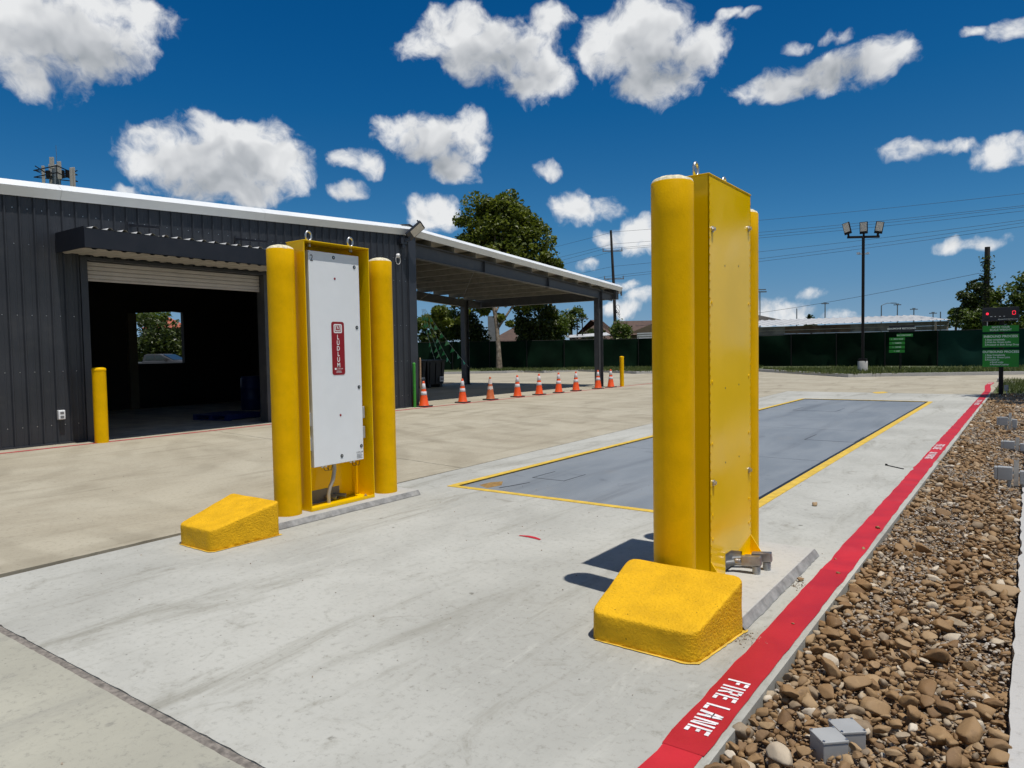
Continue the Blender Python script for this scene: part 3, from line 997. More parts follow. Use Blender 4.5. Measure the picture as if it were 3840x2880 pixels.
tag(ribbon('kerb', MAT['kerb'], KERB, 0.17, -0.05, 0.15), kind='structure')
FENCE = [(-46.0, 36.0), (-24.5, 50.6), (4.0, 50.0)]
mm = MB()
inner = [(x + 0.02, y + 0.12) for x, y in KERB]
mm.add([(x, y, 0.13) for x, y in inner] + [(8, 60, 0.13), (-60, 60, 0.13), (-60, 28, 0.13)], [tuple(range(len(inner) + 3))])
tag(mm.build('verge', MAT['ground']), kind='structure')
mm = MB()
mm.box(-1.02, -0.86, 33.1, 34.6, -0.05, 0.14)
tag(mm.build('kerb', MAT['kerb'], bevel=0.02), kind='structure')

# right hand side: lawn beyond the rock bed and the flush concrete strip
mm = MB()
mm.sheet([(1.2, -8, -0.03), (60, -8, -0.03), (60, 36, -0.03), (1.2, 36, -0.03)])
mm.sheet([(-0.9, 26.2, -0.03), (1.2, 26.2, -0.03), (1.2, 33.4, -0.03), (-0.9, 33.1, -0.03)])
tag(mm.build('lawn', MAT['ground']), kind='structure')
mm = MB()
pts = [(1.19, -6), (1.19, 26), (-0.02, 26)]
y = 26.0
rr = random.Random(8)
while y > -6:
    pts.append((-0.045 + rr.gauss(0, 0.006) + (0.02 if rr.random() < 0.05 else 0), y))
    y -= 0.12
pts.append((-0.045, -6))
pts.reverse()
slab_mesh(mm, pts, -0.15, 0.0)
tag(mm.build('kerb', MAT['kerb']), kind='structure')


# ------------------------------------------------------------------ leaves, grass blades, stones in bulk
def mesh_np(name, verts, faces, mat, parent=None, smooth=False, origin=None):
    me = bpy.data.meshes.new(name)
    nv, (nf, k) = len(verts), faces.shape
    me.vertices.add(nv)
    me.loops.add(nf * k)
    me.polygons.add(nf)
    v = np.asarray(verts, dtype=np.float32)
    if parent is not None:
        v = v - np.array(WL[parent.name][:], dtype=np.float32)
    me.vertices.foreach_set('co', v.ravel())
    me.loops.foreach_set('vertex_index', faces.astype(np.int32).ravel())
    me.polygons.foreach_set('loop_start', np.arange(0, nf * k, k, dtype=np.int32))
    me.polygons.foreach_set('loop_total', np.full(nf, k, dtype=np.int32))
    me.polygons.foreach_set('use_smooth', np.full(nf, smooth))
    me.update(calc_edges=True)
    me.validate()
    me.materials.append(mat)
    return link_mesh(name, me, parent)


def leaf_quads(centers, sizes, up_bias=0.35):
    """diamond leaves with random tilt, one island each"""
    n = len(centers)
    nrm = rng.normal(size=(n, 3))
    nrm[:, 2] = np.abs(nrm[:, 2]) + up_bias
    nrm /= np.linalg.norm(nrm, axis=1)[:, None]
    t = rng.normal(size=(n, 3))
    a = np.cross(nrm, t)
    a /= np.linalg.norm(a, axis=1)[:, None] + 1e-9
    b = np.cross(nrm, a)
    s = sizes[:, None]
    bend = nrm * s * 0.18
    v = np.stack([centers + a * s * 0.62, centers + b * s * 0.42 + bend, centers - a * s * 0.62, centers - b * s * 0.42 + bend], axis=1).reshape(-1, 3)
    f = np.arange(4 * n).reshape(n, 4)
    return v, f


def crown_points(blobs, n, clump=0.22, nclump=70, shell=0.55):
    """leaf places: clumps spread through the ellipsoids, denser towards their outside"""
    bl = np.array(blobs, dtype=float)
    vol = (bl[:, 3] * bl[:, 4] * bl[:, 5]) ** 0.8
    pr = vol / vol.sum()
    which = rng.choice(len(bl), size=nclump, p=pr)
    d = rng.normal(size=(nclump, 3))
    d /= np.linalg.norm(d, axis=1)[:, None]
    rad = shell + (1 - shell) * rng.random(nclump) ** 0.6
    cc = bl[which, :3] + d * bl[which, 3:6] * rad[:, None]
    cr = clump * bl[which, 3:6].mean(axis=1) * rng.uniform(0.7, 1.5, nclump)
    k = rng.integers(0, nclump, size=n)
    e = rng.normal(size=(n, 3))
    e /= np.linalg.norm(e, axis=1)[:, None]
    return cc[k] + e * (cr[k] * rng.random(n) ** 0.4)[:, None] * np.array([1.1, 1.1, 0.85])


def tree(name, label, base, blobs, nleaf, leaf, mat, trunk_r=0.2, trunk_top=None, bark='bark_dark', limbs=5, lean=(0, 0), nclump=70, clump=0.25, cat='tree', group=None, shell=0.5):
    t = thing(name, base, label, cat, group)
    b = Vector(base)
    cz = trunk_top if trunk_top is not None else sum(q[2] for q in blobs) / len(blobs)
    top = Vector((b.x + lean[0], b.y + lean[1], cz))
    mm = MB()
    pts = []
    for k in range(6):
        u = k / 5
        p = b.lerp(top, u)
        p.x += lean[0] * (u * u - u) * 0.6 + 0.05 * math.sin(3 * u + b.x)
        p.y += 0.05 * math.sin(4 * u + b.y)
        pts.append(p)
    pts[0].z -= 0.1
    mm.tube(pts, [trunk_r * (1.25 if k == 0 else 1.0 - 0.11 * k) for k in range(6)], 10)
    rr = random.Random(hash(label) & 0xffff if False else len(label) * 7 + int(abs(b.x) * 10))
    for k in range(limbs):
        q = blobs[k % len(blobs)]
        st = pts[2 + k % 3].lerp(pts[3 + k % 3], rr.random())
        en = Vector((q[0] + rr.uniform(-0.5, 0.5) * q[3], q[1] + rr.uniform(-0.5, 0.5) * q[4], q[2] + rr.uniform(-0.2, 0.5) * q[5]))
        mid = st.lerp(en, 0.5) + Vector((0, 0, 0.12 * (en - st).length))
        mm.tube([st, mid, en], [trunk_r * 0.5, trunk_r * 0.3, trunk_r * 0.08], 7)
    mm.build('trunk', MAT[bark], t)
    c = crown_points(blobs, nleaf, clump, nclump, shell)
    v, f = leaf_quads(c, leaf * rng.uniform(0.6, 1.35, nleaf))
    mesh_np('crown', v, f, MAT[mat], t)
    return t


def blades(name, pts, h0, h1, w, mat, label, cat):
    n = len(pts)
    ang = rng.uniform(0, 2 * np.pi, n)
    h = rng.uniform(h0, h1, n)
    d = np.stack([np.cos(ang), np.sin(ang), np.zeros(n)], 1)
    tip = pts + np.stack([rng.normal(0, 0.35, n) * h, rng.normal(0, 0.35, n) * h, h], 1)
    v = np.stack([pts - d * w, pts + d * w, tip], 1).reshape(-1, 3)
    o = mesh_np(name, v, np.arange(3 * n).reshape(n, 3), mat)
    return tag(o, label, cat, kind='stuff')


# ------------------------------------------------------------------ rock bed along the stripe
mm = MB()
nx, ny = 6, 80
vs = []
for j in range(ny + 1):
    for i in range(nx + 1):
        x = -0.93 + 0.90 * i / nx
        yy = -3 + 30 * j / ny
        vs.append((x, yy, -0.070 + 0.03 * mnoise.noise(Vector((x * 3, yy * 1.3, 0)))))
mm.add(vs, [(j * (nx + 1) + i, j * (nx + 1) + i + 1, (j + 1) * (nx + 1) + i + 1, (j + 1) * (nx + 1) + i) for j in range(ny) for i in range(nx)], True)
bed = tag(mm.build('rock_bed', MAT['soil']), kind='structure')


def rock_shape(seed, sub):
    bm = bmesh.new()
    bmesh.ops.create_icosphere(bm, subdivisions=sub, radius=1.0)
    rr = random.Random(seed)
    planes = []
    for k in range(rr.randint(6, 12)):
        n = Vector((rr.gauss(0, 1), rr.gauss(0, 1), rr.gauss(0, 0.8))).normalized()
        planes.append((n, rr.uniform(0.42, 0.82)))
    off = Vector((rr.uniform(0, 50), rr.uniform(0, 50), rr.uniform(0, 50)))
    for v in bm.verts:
        p = v.co.copy()
        p *= 1 + 0.30 * mnoise.noise(p * 1.1 + off) + 0.14 * mnoise.noise(p * 2.6 + off) + 0.05 * mnoise.noise(p * 6 + off)
        for n, d in planes:
            e = p.dot(n) - d
            if e > 0:
                p -= n * e * 0.92
        p.x *= 1.0
        v.co = p
    v = np.array([x.co[:] for x in bm.verts])
    f = np.array([[l.index for l in fc.verts] for fc in bm.faces])
    bm.free()
    return v, f


ROCK_HI = [rock_shape(100 + k, 3) for k in range(14)]
ROCK_LO = [rock_shape(100 + k, 2) for k in range(14)]
PEB = [rock_shape(300 + k, 1) for k in range(6)]


def scatter(n_try, rfun, xlim, ylim, tight, zfun, seed):
    rr = random.Random(seed)
    cell = 0.12
    grid = {}
    out = []
    for _ in range(n_try):
        x, yy = rr.uniform(*xlim), rr.uniform(*ylim)
        r = rfun(rr, x, yy)
        if r is None:
            continue
        gx, gy = int(x / cell), int(yy / cell)
        ok = True
        for i in (-1, 0, 1):
            for j in (-1, 0, 1):
                for (a, b, c) in grid.get((gx + i, gy + j), ()):
                    if (a - x) ** 2 + (b - yy) ** 2 < (tight * (r + c)) ** 2:
                        ok = False
                        break
                if not ok:
                    break
            if not ok:
                break
        if ok:
            grid.setdefault((gx, gy), []).append((x, yy, r))
            out.append((x, yy, zfun(rr, x, yy, r), r))
    return out


def patch(x, y):                                   # where the big stones thin out to fine gravel
    g = mnoise.noise(Vector((x * 2.2 + 7, y * 0.55, 3.1)))
    return g + (0.10 if y > 5.5 else -0.25 if y < 4.0 else -0.1) + (0.32 if x > -0.28 and y > 3.9 else 0)


def r_big(rr, x, y):
    p = patch(x, y)
    if p > 0.22 and rr.random() < 0.8:
        return None
    r = 0.0250 * math.exp(rr.gauss(0, 0.42))
    if y > 5:
        r *= 0.92
    return min(0.060, max(0.010, r))


rocks = scatter(42000, r_big, (-0.912, -0.062), (1.9, 25.6), 0.76, lambda rr, x, y, r: -0.056 + r * 0.45 + (0.016 if x < -0.8 else 0), 21)
rocks += scatter(26000, r_big, (-0.895, -0.075), (1.9, 25.6), 0.95, lambda rr, x, y, r: -0.022 + r * 0.42, 22)


def rock_mtx(x, y, z, r, rr):
    return (Matrix.Translation((x, y, z)) @ Euler((rr.gauss(0, 0.35), rr.gauss(0, 0.35), rr.uniform(0, 6.28))).to_matrix().to_4x4()
            @ Matrix.Diagonal((r * rr.uniform(1.05, 1.55), r * rr.uniform(0.8, 1.1), r * rr.uniform(0.45, 0.8), 1)))


camv, camf = Vector((0, 0, 1.5)), Vector(_f)


def view_size(rk):
    d = (Vector(rk[:3]) - camv)
    if d.dot(camf) < 0.5:
        return 0
    u = d.dot(Vector(_r)) / d.dot(camf)
    w = d.dot(Vector(_u)) / d.dot(camf)
    if abs(u) > 0.73 or abs(w) > 0.56:
        return 0
    return rk[3] / d.dot(camf) + (0.004 if rk[2] > -0.05 else 0)


rocks = [q for q in rocks if min((q[0] + 0.600) ** 2 + (q[1] - 2.833) ** 2, (q[0] + 0.560) ** 2 + (q[1] - 2.955) ** 2) > (0.068 + 0.6 * q[3]) ** 2]
rocks.sort(key=view_size, reverse=True)
rock_me = []
for k, (v, f) in enumerate(ROCK_HI):
    me = bpy.data.meshes.new('stone')
    me.from_pydata(v.tolist(), [], f.tolist())
    me.polygons.foreach_set('use_smooth', [True] * len(f))
    me.materials.append(MAT['rock'])
    rock_me.append(me)
rr = random.Random(77)
for rk in rocks[:300]:
    o = link_mesh('stone', rock_me[rr.randrange(14)], bed)
    o.matrix_local = rock_mtx(*rk, rr)
allv, allf, nb = [], [], 0
for rk in rocks[300:]:
    v, f = ROCK_LO[rr.randrange(14)]
    mt = np.array(rock_mtx(*rk, rr))
    allv.append(v @ mt[:3, :3].T + mt[:3, 3])
    allf.append(f + nb)
    nb += len(v)
o = mesh_np('stones', np.concatenate(allv), np.concatenate(allf), MAT['rock'], bed, smooth=True)
tag(o, kind='stuff')
# small stones that fill the gaps
allv, allf, nb = [], [], 0
for k in range(9000):
    x, yy = rr.uniform(-0.905, -0.06), 2.0 + 18 * rr.random() ** 1.6
    v, f = PEB[rr.randrange(6)]
    mt = np.array(rock_mtx(x, yy, -0.052 + rr.uniform(0, 0.022), rr.uniform(0.007, 0.015), rr))
    allv.append(v @ mt[:3, :3].T + mt[:3, 3])
    allf.append(f + nb)
    nb += len(v)
o = mesh_np('small_stones', np.concatenate(allv), np.concatenate(allf), MAT['rock'], bed, smooth=True)
tag(o, kind='stuff')
# fine gravel between and in the patches
allv, allf, nb = [], [], 0
for k in range(15000):
    x, yy = rr.uniform(-0.9, -0.06), 2.2 + 22 * rr.random() ** 1.35
    p = patch(x, yy)
    if p < 0.0 and rr.random() < 0.65:
        continue
    r = rr.uniform(0.005, 0.0125) * (1.0 + 0.02 * yy)
    v, f = PEB[rr.randrange(6)]
    z = -0.044 + (0.03 if p > 0.15 else 0.0) + rr.uniform(0, 0.012)
    mt = np.array(rock_mtx(x, yy, z, r, rr))
    allv.append(v @ mt[:3, :3].T + mt[:3, 3])
    allf.append(f + nb)
    nb += len(v)
o = mesh_np('gravel', np.concatenate(allv), np.concatenate(allf), MAT['pebble'], bed)
tag(o, kind='stuff')
# strays that have been kicked onto the concrete
for k, (x, yy, r) in enumerate([(-1.62, 7.05, 0.030), (-1.17, 4.72, 0.026), (-0.99, 6.42, 0.02), (-1.005, 5.0, 0.014), (-1.09, 5.33, 0.012), (-1.24, 5.02, 0.012), (-1.02, 3.95, 0.012), (-0.975, 5.72, 0.013)]):
    o = bpy.data.objects.new('stray_stone', rock_me[k])
    col.objects.link(o)
    o.matrix_world = rock_mtx(x, yy, r * 0.42, r, rr)
    WL[o.name] = Vector()
    tag(o, ['brown stray stone on the pale concrete well beyond the right cabinet', 'rough brown stone with crumbs beside the right pad edge', 'dark stone lying on the red stripe far up', 'small stone on the red stripe below the pad end', 'tiny stone on the concrete left of the red stripe', 'tiny stone just inside the pad of the right gate', 'black chip on the red stripe beside the wedge', 'dark chip on the outer rim of the red stripe'][k], 'stone', 'stray stones on the pavement')
allv, allf, nb = [], [], 0
for cx, cy, sp, n in ((-1.17, 4.62, 0.05, 60), (-1.17, 3.62, 0.045, 70), (-2.4, 7.5, 1.6, 40), (-3.6, 3.2, 1.6, 60), (-3.5, 5.6, 1.2, 40), (-8, 7, 3, 90)):
    for k in range(n):
        v, f = PEB[rr.randrange(6)]
        mt = np.array(rock_mtx(cx + rr.gauss(0, sp), cy + rr.gauss(0, sp), 0.003, rr.uniform(0.003, 0.0065), rr))
        allv.append(v @ mt[:3, :3].T + mt[:3, 3])
        allf.append(f + nb)
        nb += len(v)
o = mesh_np('grit', np.concatenate(allv), np.concatenate(allf), MAT['pebble'], pave)
tag(o, kind='stuff')

# ------------------------------------------------------------------ truck scale
t = thing('truck_scale', ((SX0 + SX1) / 2, (SY0 + SY1) / 2, 0), 'long flush truck scale with blue-grey tread plate deck and yellow rim', 'truck scale')
DX0, DX1, DY0, DY1 = SX0 + 0.012, SX1 - 0.065, SY0 + 0.05, SY1 - 0.012
part('seal_and_gap_shade', MAT['black'], t, lambda m: m.box(DX1 + 0.002, SX1 - 0.002, DY0, DY1, -0.08, -0.010))  # black strip: rubber seal plus the gap's shadow put into one colour
part('seal_and_gap_shade', MAT['black'], t, lambda m: m.box(DX0, SX1 - 0.002, SY0 + 0.002, DY0 - 0.002, -0.08, -0.010))
edges_ = np.linspace(DY0, DY1, 5)
for k in range(4):
    y0, y1 = edges_[k] + (0.006 if k else 0), edges_[k + 1] - (0.006 if k < 3 else 0)
    part('deck_plate', MAT['deck'], t, lambda m: m.box(DX0, DX1, y0, y1, -0.07, -0.012))
for x0, x1, y0, y1 in ((-4.55, -3.6, 17.6, 18.6), (-2.95, -2.2, 12.1, 12.9), (-4.8, -4.35, 7.0, 7.5)):
    def hatch(m):
        e = 0.012
        m.box(x0, x1, y0, y0 + e, -0.0125, -0.0105)
        m.box(x0, x0 + e, y0 + e, y1, -0.0125, -0.0105)
        m.box(x1 - e, x1, y0 + e, y1, -0.0125, -0.0105)
    part('hatch_seam', MAT['black'], t, hatch)
part('deck_slot', MAT['black'], t, lambda m: m.prism([(-4.76, 6.28, -0.012), (-4.735, 6.28, -0.012), (-4.635, 6.72, -0.012), (-4.65, 6.72, -0.012)], (0, 0, 0.0012)))
W_ = 0.085
part('rim', MAT['line'], t, lambda m: m.box(SX0 - W_, SX1 + W_, SY0 - W_, SY0, -0.01, 0.005))
part('rim', MAT['line'], t, lambda m: m.box(SX0 - W_, SX1 + W_, SY1, SY1 + W_ * 0.8, -0.01, 0.005))
part('rim', MAT['line'], t, lambda m: m.box(SX0 - W_ * 1.05, SX0, SY0 + 0.001, SY1 - 0.001, -0.01, 0.006))
part('rim', MAT['line'], t, lambda m: m.box(SX1, SX1 + W_ * 1.2, SY0 + 0.001, SY1 - 0.001, -0.01, 0.006))
o = part('stain', pm('rust stain', (0.26, 0.15, 0.04), 0.8, var=0.3, vs=20), t, lambda m: m.sheet([(-5.05, 6.3, -0.0112), (-4.86, 6.2, -0.0112), (-4.82, 6.42, -0.0112), (-4.95, 6.62, -0.0112), (-5.04, 6.5, -0.0112)]))

# ------------------------------------------------------------------ gate plinths and wedges
def plinth(xe, xb, y0, y1, sgn):
    """cast plinth; the mortar fillet runs along the lane side"""
    pz = 0.052
    mm = MB()
    mm.box(min(xe - 0.035 * sgn, xb), max(xe - 0.035 * sgn, xb), y0, y1, -0.02, pz)
    p = mm.build('gate_plinth', MAT['pad'], bevel=0.006)
    tag(p, kind='structure')
    fm = MB()
    n = 34
    rr = random.Random(int(y0 * 100) + sgn)
    ys = np.linspace(y0, y1, n)
    a = [(xe - 0.035 * sgn + 0.002 * sgn, yy, pz - 0.003 + rr.gauss(0, 0.0012)) for yy in ys]
    b = [(xe - 0.020 * sgn + rr.gauss(0, 0.0012), yy, pz - 0.02 + rr.gauss(0, 0.002)) for yy in ys]
    c = [(xe + 0.008 * mnoise.noise(Vector((yy * 3.0, xe, 0))) + rr.gauss(0, 0.0014), yy, 0.0045) for yy in ys]
    for q in range(n - 1):
        for u, w in ((a, b), (b, c)):
            f = (0, 1, 2, 3) if sgn > 0 else (3, 2, 1, 0)
            fm.add([u[q], w[q], w[q + 1], u[q + 1]], [f], True)
    fm.add([a[-1], b[-1], c[-1], (a[-1][0], a[-1][1], 0)], [(0, 1, 2, 3)])
    fm.build('mortar_edge', MAT['mortar'], p)
    return p


plinth(-5.20, -5.72, 3.66, 5.50, 1)
plinth(-1.20, -1.86, 3.72, 5.36, 1)


def wedge(name, label, front, back, rad, seed):
    (fx0, fx1, fy, fz), (bx0, bx1, by, bz) = front, back
    bm = bmesh.new()
    vs = [bm.verts.new(p) for p in ((fx0, fy, -0.005), (fx1, fy, -0.005), (bx1, by, -0.005), (bx0, by, -0.005), (fx0, fy, fz), (fx1, fy, fz), (bx1, by, bz), (bx0, by, bz))]
    for f in ((0, 3, 2, 1), (4, 5, 6, 7), (0, 1, 5, 4), (1, 2, 6, 5), (2, 3, 7, 6), (3, 0, 4, 7)):
        bm.faces.new([vs[i] for i in f])
    bm.edges.ensure_lookup_table()
    vert = [e for e in bm.edges if abs(e.verts[0].co.z - e.verts[1].co.z) > 0.1 and abs(e.verts[0].co.y - e.verts[1].co.y) < 1e-4]
    bmesh.ops.bevel(bm, geom=vert, offset=rad, segments=3, profile=0.5, affect='EDGES')
    top = [e for e in bm.edges if len(e.link_faces) == 2 and any(f.normal.z > 0.7 for f in e.link_faces) and not all(f.normal.z > 0.7 for f in e.link_faces)]
    bm.normal_update()
    top = [e for e in bm.edges if len(e.link_faces) == 2 and any(f.normal.z > 0.7 for f in e.link_faces) and not all(f.normal.z > 0.7 for f in e.link_faces)]
    bmesh.ops.bevel(bm, geom=top, offset=0.013, segments=3, profile=0.5, affect='EDGES')
    bmesh.ops.triangulate(bm, faces=[f for f in bm.faces if len(f.verts) > 4])
    bmesh.ops.subdivide_edges(bm, edges=[e for e in bm.edges if e.calc_length() > 0.05], cuts=5, use_grid_fill=True)
    bmesh.ops.triangulate(bm, faces=bm.faces[:])
    bmesh.ops.subdivide_edges(bm, edges=[e for e in bm.edges if e.calc_length() > 0.04], cuts=1, use_grid_fill=True)
    bm.normal_update()
    for v in bm.verts:
        side = 1 - max(0, v.normal.z)
        d = 0.0035 * mnoise.noise(v.co * 9 + Vector((seed, 0, 0))) + 0.0016 * side * mnoise.noise(v.co * 45)
        if v.co.z > 0.005:
            v.co += v.normal * d
        else:
            v.co += Vector((v.normal.x, v.normal.y, 0)) * (0.004 + 0.004 * mnoise.noise(v.co * 14))
    me = bpy.data.meshes.new(name)
    bm.to_mesh(me)
    bm.free()
    me.polygons.foreach_set('use_smooth', [True] * len(me.polygons))
    me.materials.append(MAT['wedge'])
    o = link_mesh(name, me)
    return tag(o, label, 'wedge block', 'painted wedge blocks before the gates')


wedge('wedge_block', 'yellow painted concrete wedge in front of the left gate posts', (-5.51, -5.055, 3.02, 0.165), (-5.74, -5.05, 3.65, 0.285), 0.045, 3)
wedge('wedge_block', 'big yellow painted concrete wedge in front of the right gate, near the red stripe', (-1.835, -1.265, 3.185, 0.145), (-1.885, -1.205, 3.745, 0.285), 0.06, 9)
# yellow overspray round the wedges
for pts, sd in (([(-5.50, 3.008), (-5.07, 3.005), (-5.037, 3.04), (-5.036, 3.65), (-5.07, 3.66)], 1), ([(-1.81, 3.175), (-1.30, 3.168), (-1.25, 3.2), (-1.19, 3.74), (-1.22, 3.75)], 2)):
    mm = MB()
    pl = jitter_loop([Vector(p) for p in pts], 0.03, 0.002, sd)
    mm.add([(x, yy, 0.0045) for x, yy in pl], [tuple(range(len(pl)))])
    mm.build('overspray', MAT['line'], pave)

# ------------------------------------------------------------------ tall gate bollards
def big_bollard(x, y, label, seed):
    t = thing('gate_bollard', (x, y, 0.05), label, 'bollard', 'tall yellow bollards of the gates')
    mm = MB()
    h = 2.395
    prof = [(0.121, 0.0), (0.1215, 0.004)] + [(0.1205, z) for z in np.linspace(0.05, h - 0.004, 14)] + [(0.118, h)]
    mm.lathe((0, 0, 0), prof, 40)
    mm.build('pipe', MAT['bollard'], t, local=True)
    mm = MB()
    rr = random.Random(seed)
    n = 40
    vs, fs = [], []
    rings = [(0.119, -0.006), (0.112, 0.012), (0.085, 0.026), (0.05, 0.036), (0.02, 0.041)]
    for r, z in rings:
        for k in range(n):
            a = 2 * math.pi * k / n
            q = 0.0035 * mnoise.noise(Vector((math.cos(a) * 6, math.sin(a) * 6, r * 30 + seed)))
            vs.append(((r + q) * math.cos(a), (r + q) * math.sin(a), h + z + q))
    for i in range(len(rings) - 1):
        fs += [(i * n + k, i * n + (k + 1) % n, (i + 1) * n + (k + 1) % n, (i + 1) * n + k) for k in range(n)]
    fs.append(tuple(range((len(rings) - 1) * n, len(rings) * n)))
    mm.add(vs, fs, True)
    mm.build('concrete_dome', MAT['dome'], t, local=True)
    return t


big_bollard(-5.46, 4.03, 'tall yellow pipe bollard behind the left wedge block', 1)
big_bollard(-5.46, 5.245, 'tall yellow pipe bollard at the far end of the open left cabinet', 2)
big_bollard(-1.676, 3.91, 'tall yellow pipe bollard behind the right wedge block', 3)
big_bollard(-1.69, 5.15, 'tall yellow pipe bollard mostly hidden by the closed right cabinet', 4)


# ------------------------------------------------------------------ detector cabinets
def cabinet(loc, rz, label, number):
    """open towards local +x; back sheet at x = 0, width along y"""
    t = thing('detector_cabinet', loc, label, 'detector cabinet', 'yellow detector cabinets of the gate', rz)
    w, dpt, h, th = 0.392, 0.252, 2.48, 0.008
    Y = MAT['yellow']

    def P(name, mat, fn, parent=t, **kw):
        return part(name, mat, parent, fn, local=True, **kw)
    P('side_sheet', Y, lambda m: m.box(0.0, dpt, -w, -w + th, 0, h), bevel=0.002)
    P('side_sheet', Y, lambda m: m.box(0.0, dpt, w - th, w, 0, h), bevel=0.002)
    P('top_sheet', Y, lambda m: m.box(-0.004, dpt + 0.003, -w - 0.004, w + 0.004, h, h + th), bevel=0.002)
    P('bottom_sheet', Y, lambda m: m.box(0.03, dpt, -w + th, w - th, 0.002, 0.014))
    # back sheet with the cable notch at its foot
    nz, ny0, ny1 = 0.15, -0.20, 0.17

    def back(m):
        pts = [(-w, 0), (ny0 - 0.06, 0), (ny0, 0.055), (ny0, nz), (ny1, nz), (ny1, 0.0), (w, 0.0), (w, h), (-w, h)]
        pts = [(-w, 0), (-0.20, 0), (-0.20, 0.065), (0.02, 0.125), (0.13, 0.125), (0.13, 0), (w, 0), (w, h), (-w, h)]
        m.prism([(0.006, a, b) for a, b in pts], (-0.006, 0, 0))
    P('back_sheet', Y, back)
    # folded seam, bolts and plug holes of the back
    sm = MB()
    for yy in (-w + 0.012, w - 0.012):
        for k in range(46):
            sm.obox((-0.0015, yy, 0.08 + k * 0.052), (1, 0, 0), (0, 1, 0), (0, 0, 1), 0.0022, 0.003, 0.006)
    o = sm.build('stitch_welds', Y, t, local=True)
    tag(o, kind='stuff')
    for yy, zz in ((-w + 0.05, 2.25), (w - 0.05, 2.16), (-w + 0.05, 0.60), (w - 0.05, 0.62)):
        def bolt(m):
            m.tube([(-0.0, yy, zz), (-0.008, yy, zz)], 0.019, 12)
            m.tube([(-0.006, yy, zz), (-0.02, yy, zz)], 0.0125, 6, smooth=False)
        P('bolt', MAT['steel'], bolt)
    for yy, zz in ((-w + 0.045, 1.74), (w - 0.045, 1.72), (-w + 0.045, 1.25), (w - 0.045, 1.24), (-w + 0.045, 0.86), (w - 0.045, 0.86), (w - 0.045, 0.42), (-w + 0.045, 0.4), (-w + 0.045, 0.23), (w - 0.045, 0.27)):
        def plug(m):
            m.tube([(-0.0005, yy, zz), (-0.004, yy, zz)], 0.0105, 10)
        P('plug', Y, plug)
    for yy, zz in ((-0.14, 1.98), (0.12, 1.96), (-0.14, 1.2), (0.12, 1.19), (-0.14, 0.72), (0.12, 0.715)):
        P('hole', MAT['black'], lambda m: m.tube([(-0.0002, yy, zz), (-0.0012, yy, zz)], 0.006, 8))
    # feet that brace the back to the plinth
    for sy in (-1, 1):
        yy = sy * (w - 0.004)
        P('gusset', Y, lambda m: m.prism([(-0.0005, yy, 0.0), (-0.085, yy, 0.0), (-0.085, yy, 0.012), (-0.0005, yy, 0.14)], (0, -sy * 0.008, 0)))
        P('foot_plate', Y, lambda m: m.box(-0.088, -0.001, min(yy, yy - sy * 0.17), max(yy, yy - sy * 0.17), 0.0, 0.0075))
    # cable fittings leaving the notch
    for k, (yy, sx) in enumerate(((0.05, 0.0), (-0.07, 0.03))):
        P('conduit_elbow', MAT['zinc'], lambda m: (m.tube([(-0.03 - sx, yy, 0.062), (-0.085 - sx, yy - 0.012, 0.066)], 0.024, 12), m.obox((-0.135 - sx, yy - 0.02, 0.08), (0.98, 0.14, -0.1), (-0.14, 0.98, 0), (0.1, 0, 0.99), 0.062, 0.026, 0.03)), bevel=0.006)
        P('conduit_coupling', MAT['pvc'], lambda m: m.tube([(-0.165 - sx, yy - 0.024, -0.045), (-0.165 - sx, yy - 0.024, 0.05)], 0.0255, 16))
        P('flexible_conduit', MAT['pvc_dark'], lambda m: m.tube([(0.10, yy + 0.10, 0.045), (0.03, yy + 0.05, 0.05), (-0.04 - sx, yy, 0.06)], 0.02, 12))
    # front: lip and angle, panel and its fittings
    P('lip', Y, lambda m: m.box(dpt - 0.008, dpt + 0.0005, -w + th, w - th, 0.0145, 0.03))
    P('angle', Y, lambda m: (m.box(0.006, 0.045, w - 0.075, w - 0.07, 0.016, 1.3), m.box(0.006, 0.01, w - 0.07, w - th, 0.016, 1.3)))
    P('cable_slot', MAT['pvc_dark'], lambda m: m.box(0.0062, 0.0085, -0.215, 0.145, 0.016, 0.135))
    bx0, bx1 = 0.07, 0.208
    pz0, pz1, py0, py1 = 0.395, 2.405, -0.312, 0.297
    pan = P('panel', MAT['panel'], lambda m: m.box(bx0, bx1, py0, py1, pz0, pz1), bevel=0.004)
    P('panel_seam', MAT['pvc'], lambda m: m.box(bx1 - 0.03, bx1 - 0.026, py0 - 0.0012, py1 + 0.0012, pz0 - 0.0012, pz1 + 0.0012), parent=pan)
    fx = bx1 + 0.0015
    py = lambda Yw: (Yw - 4.735) * 0.967
    for Yw, Zw in ((4.717, 2.444), (4.981, 2.373), (4.995, 1.764), (5.002, 1.158), (5.013, 0.551), (4.753, 0.48)):
        yy, zz = py(Yw), (Zw - 1.5) * 0.967 + 1.45
        def lock(m):
            m.tube([(bx1 - 0.004, yy, zz), (bx1 + 0.004, yy, zz)], 0.0165, 16)
        lk = P('lock', MAT['black'], lock, parent=pan)
        P('lock_core', MAT['steel'], lambda m: m.tube([(bx1 + 0.003, yy, zz), (bx1 + 0.0055, yy, zz)], 0.0085, 12), parent=pan)
    for Yw, Zw in ((4.726, 2.239), (4.751, 0.889)):
        yy, zz = py(Yw), (Zw - 1.5) * 0.967 + 1.45
        P('red_dot', MAT['logo_red'], lambda m: m.tube([(bx1 - 0.001, yy, zz), (bx1 + 0.0022, yy, zz)], 0.011, 16), parent=pan)
    # decal: crimson upright plate with its mark and letters
    l0, l1, z0, z1 = py(4.664), py(4.826), (1.29 - 1.5) * 0.967 + 1.45, (1.816 - 1.5) * 0.967 + 1.45

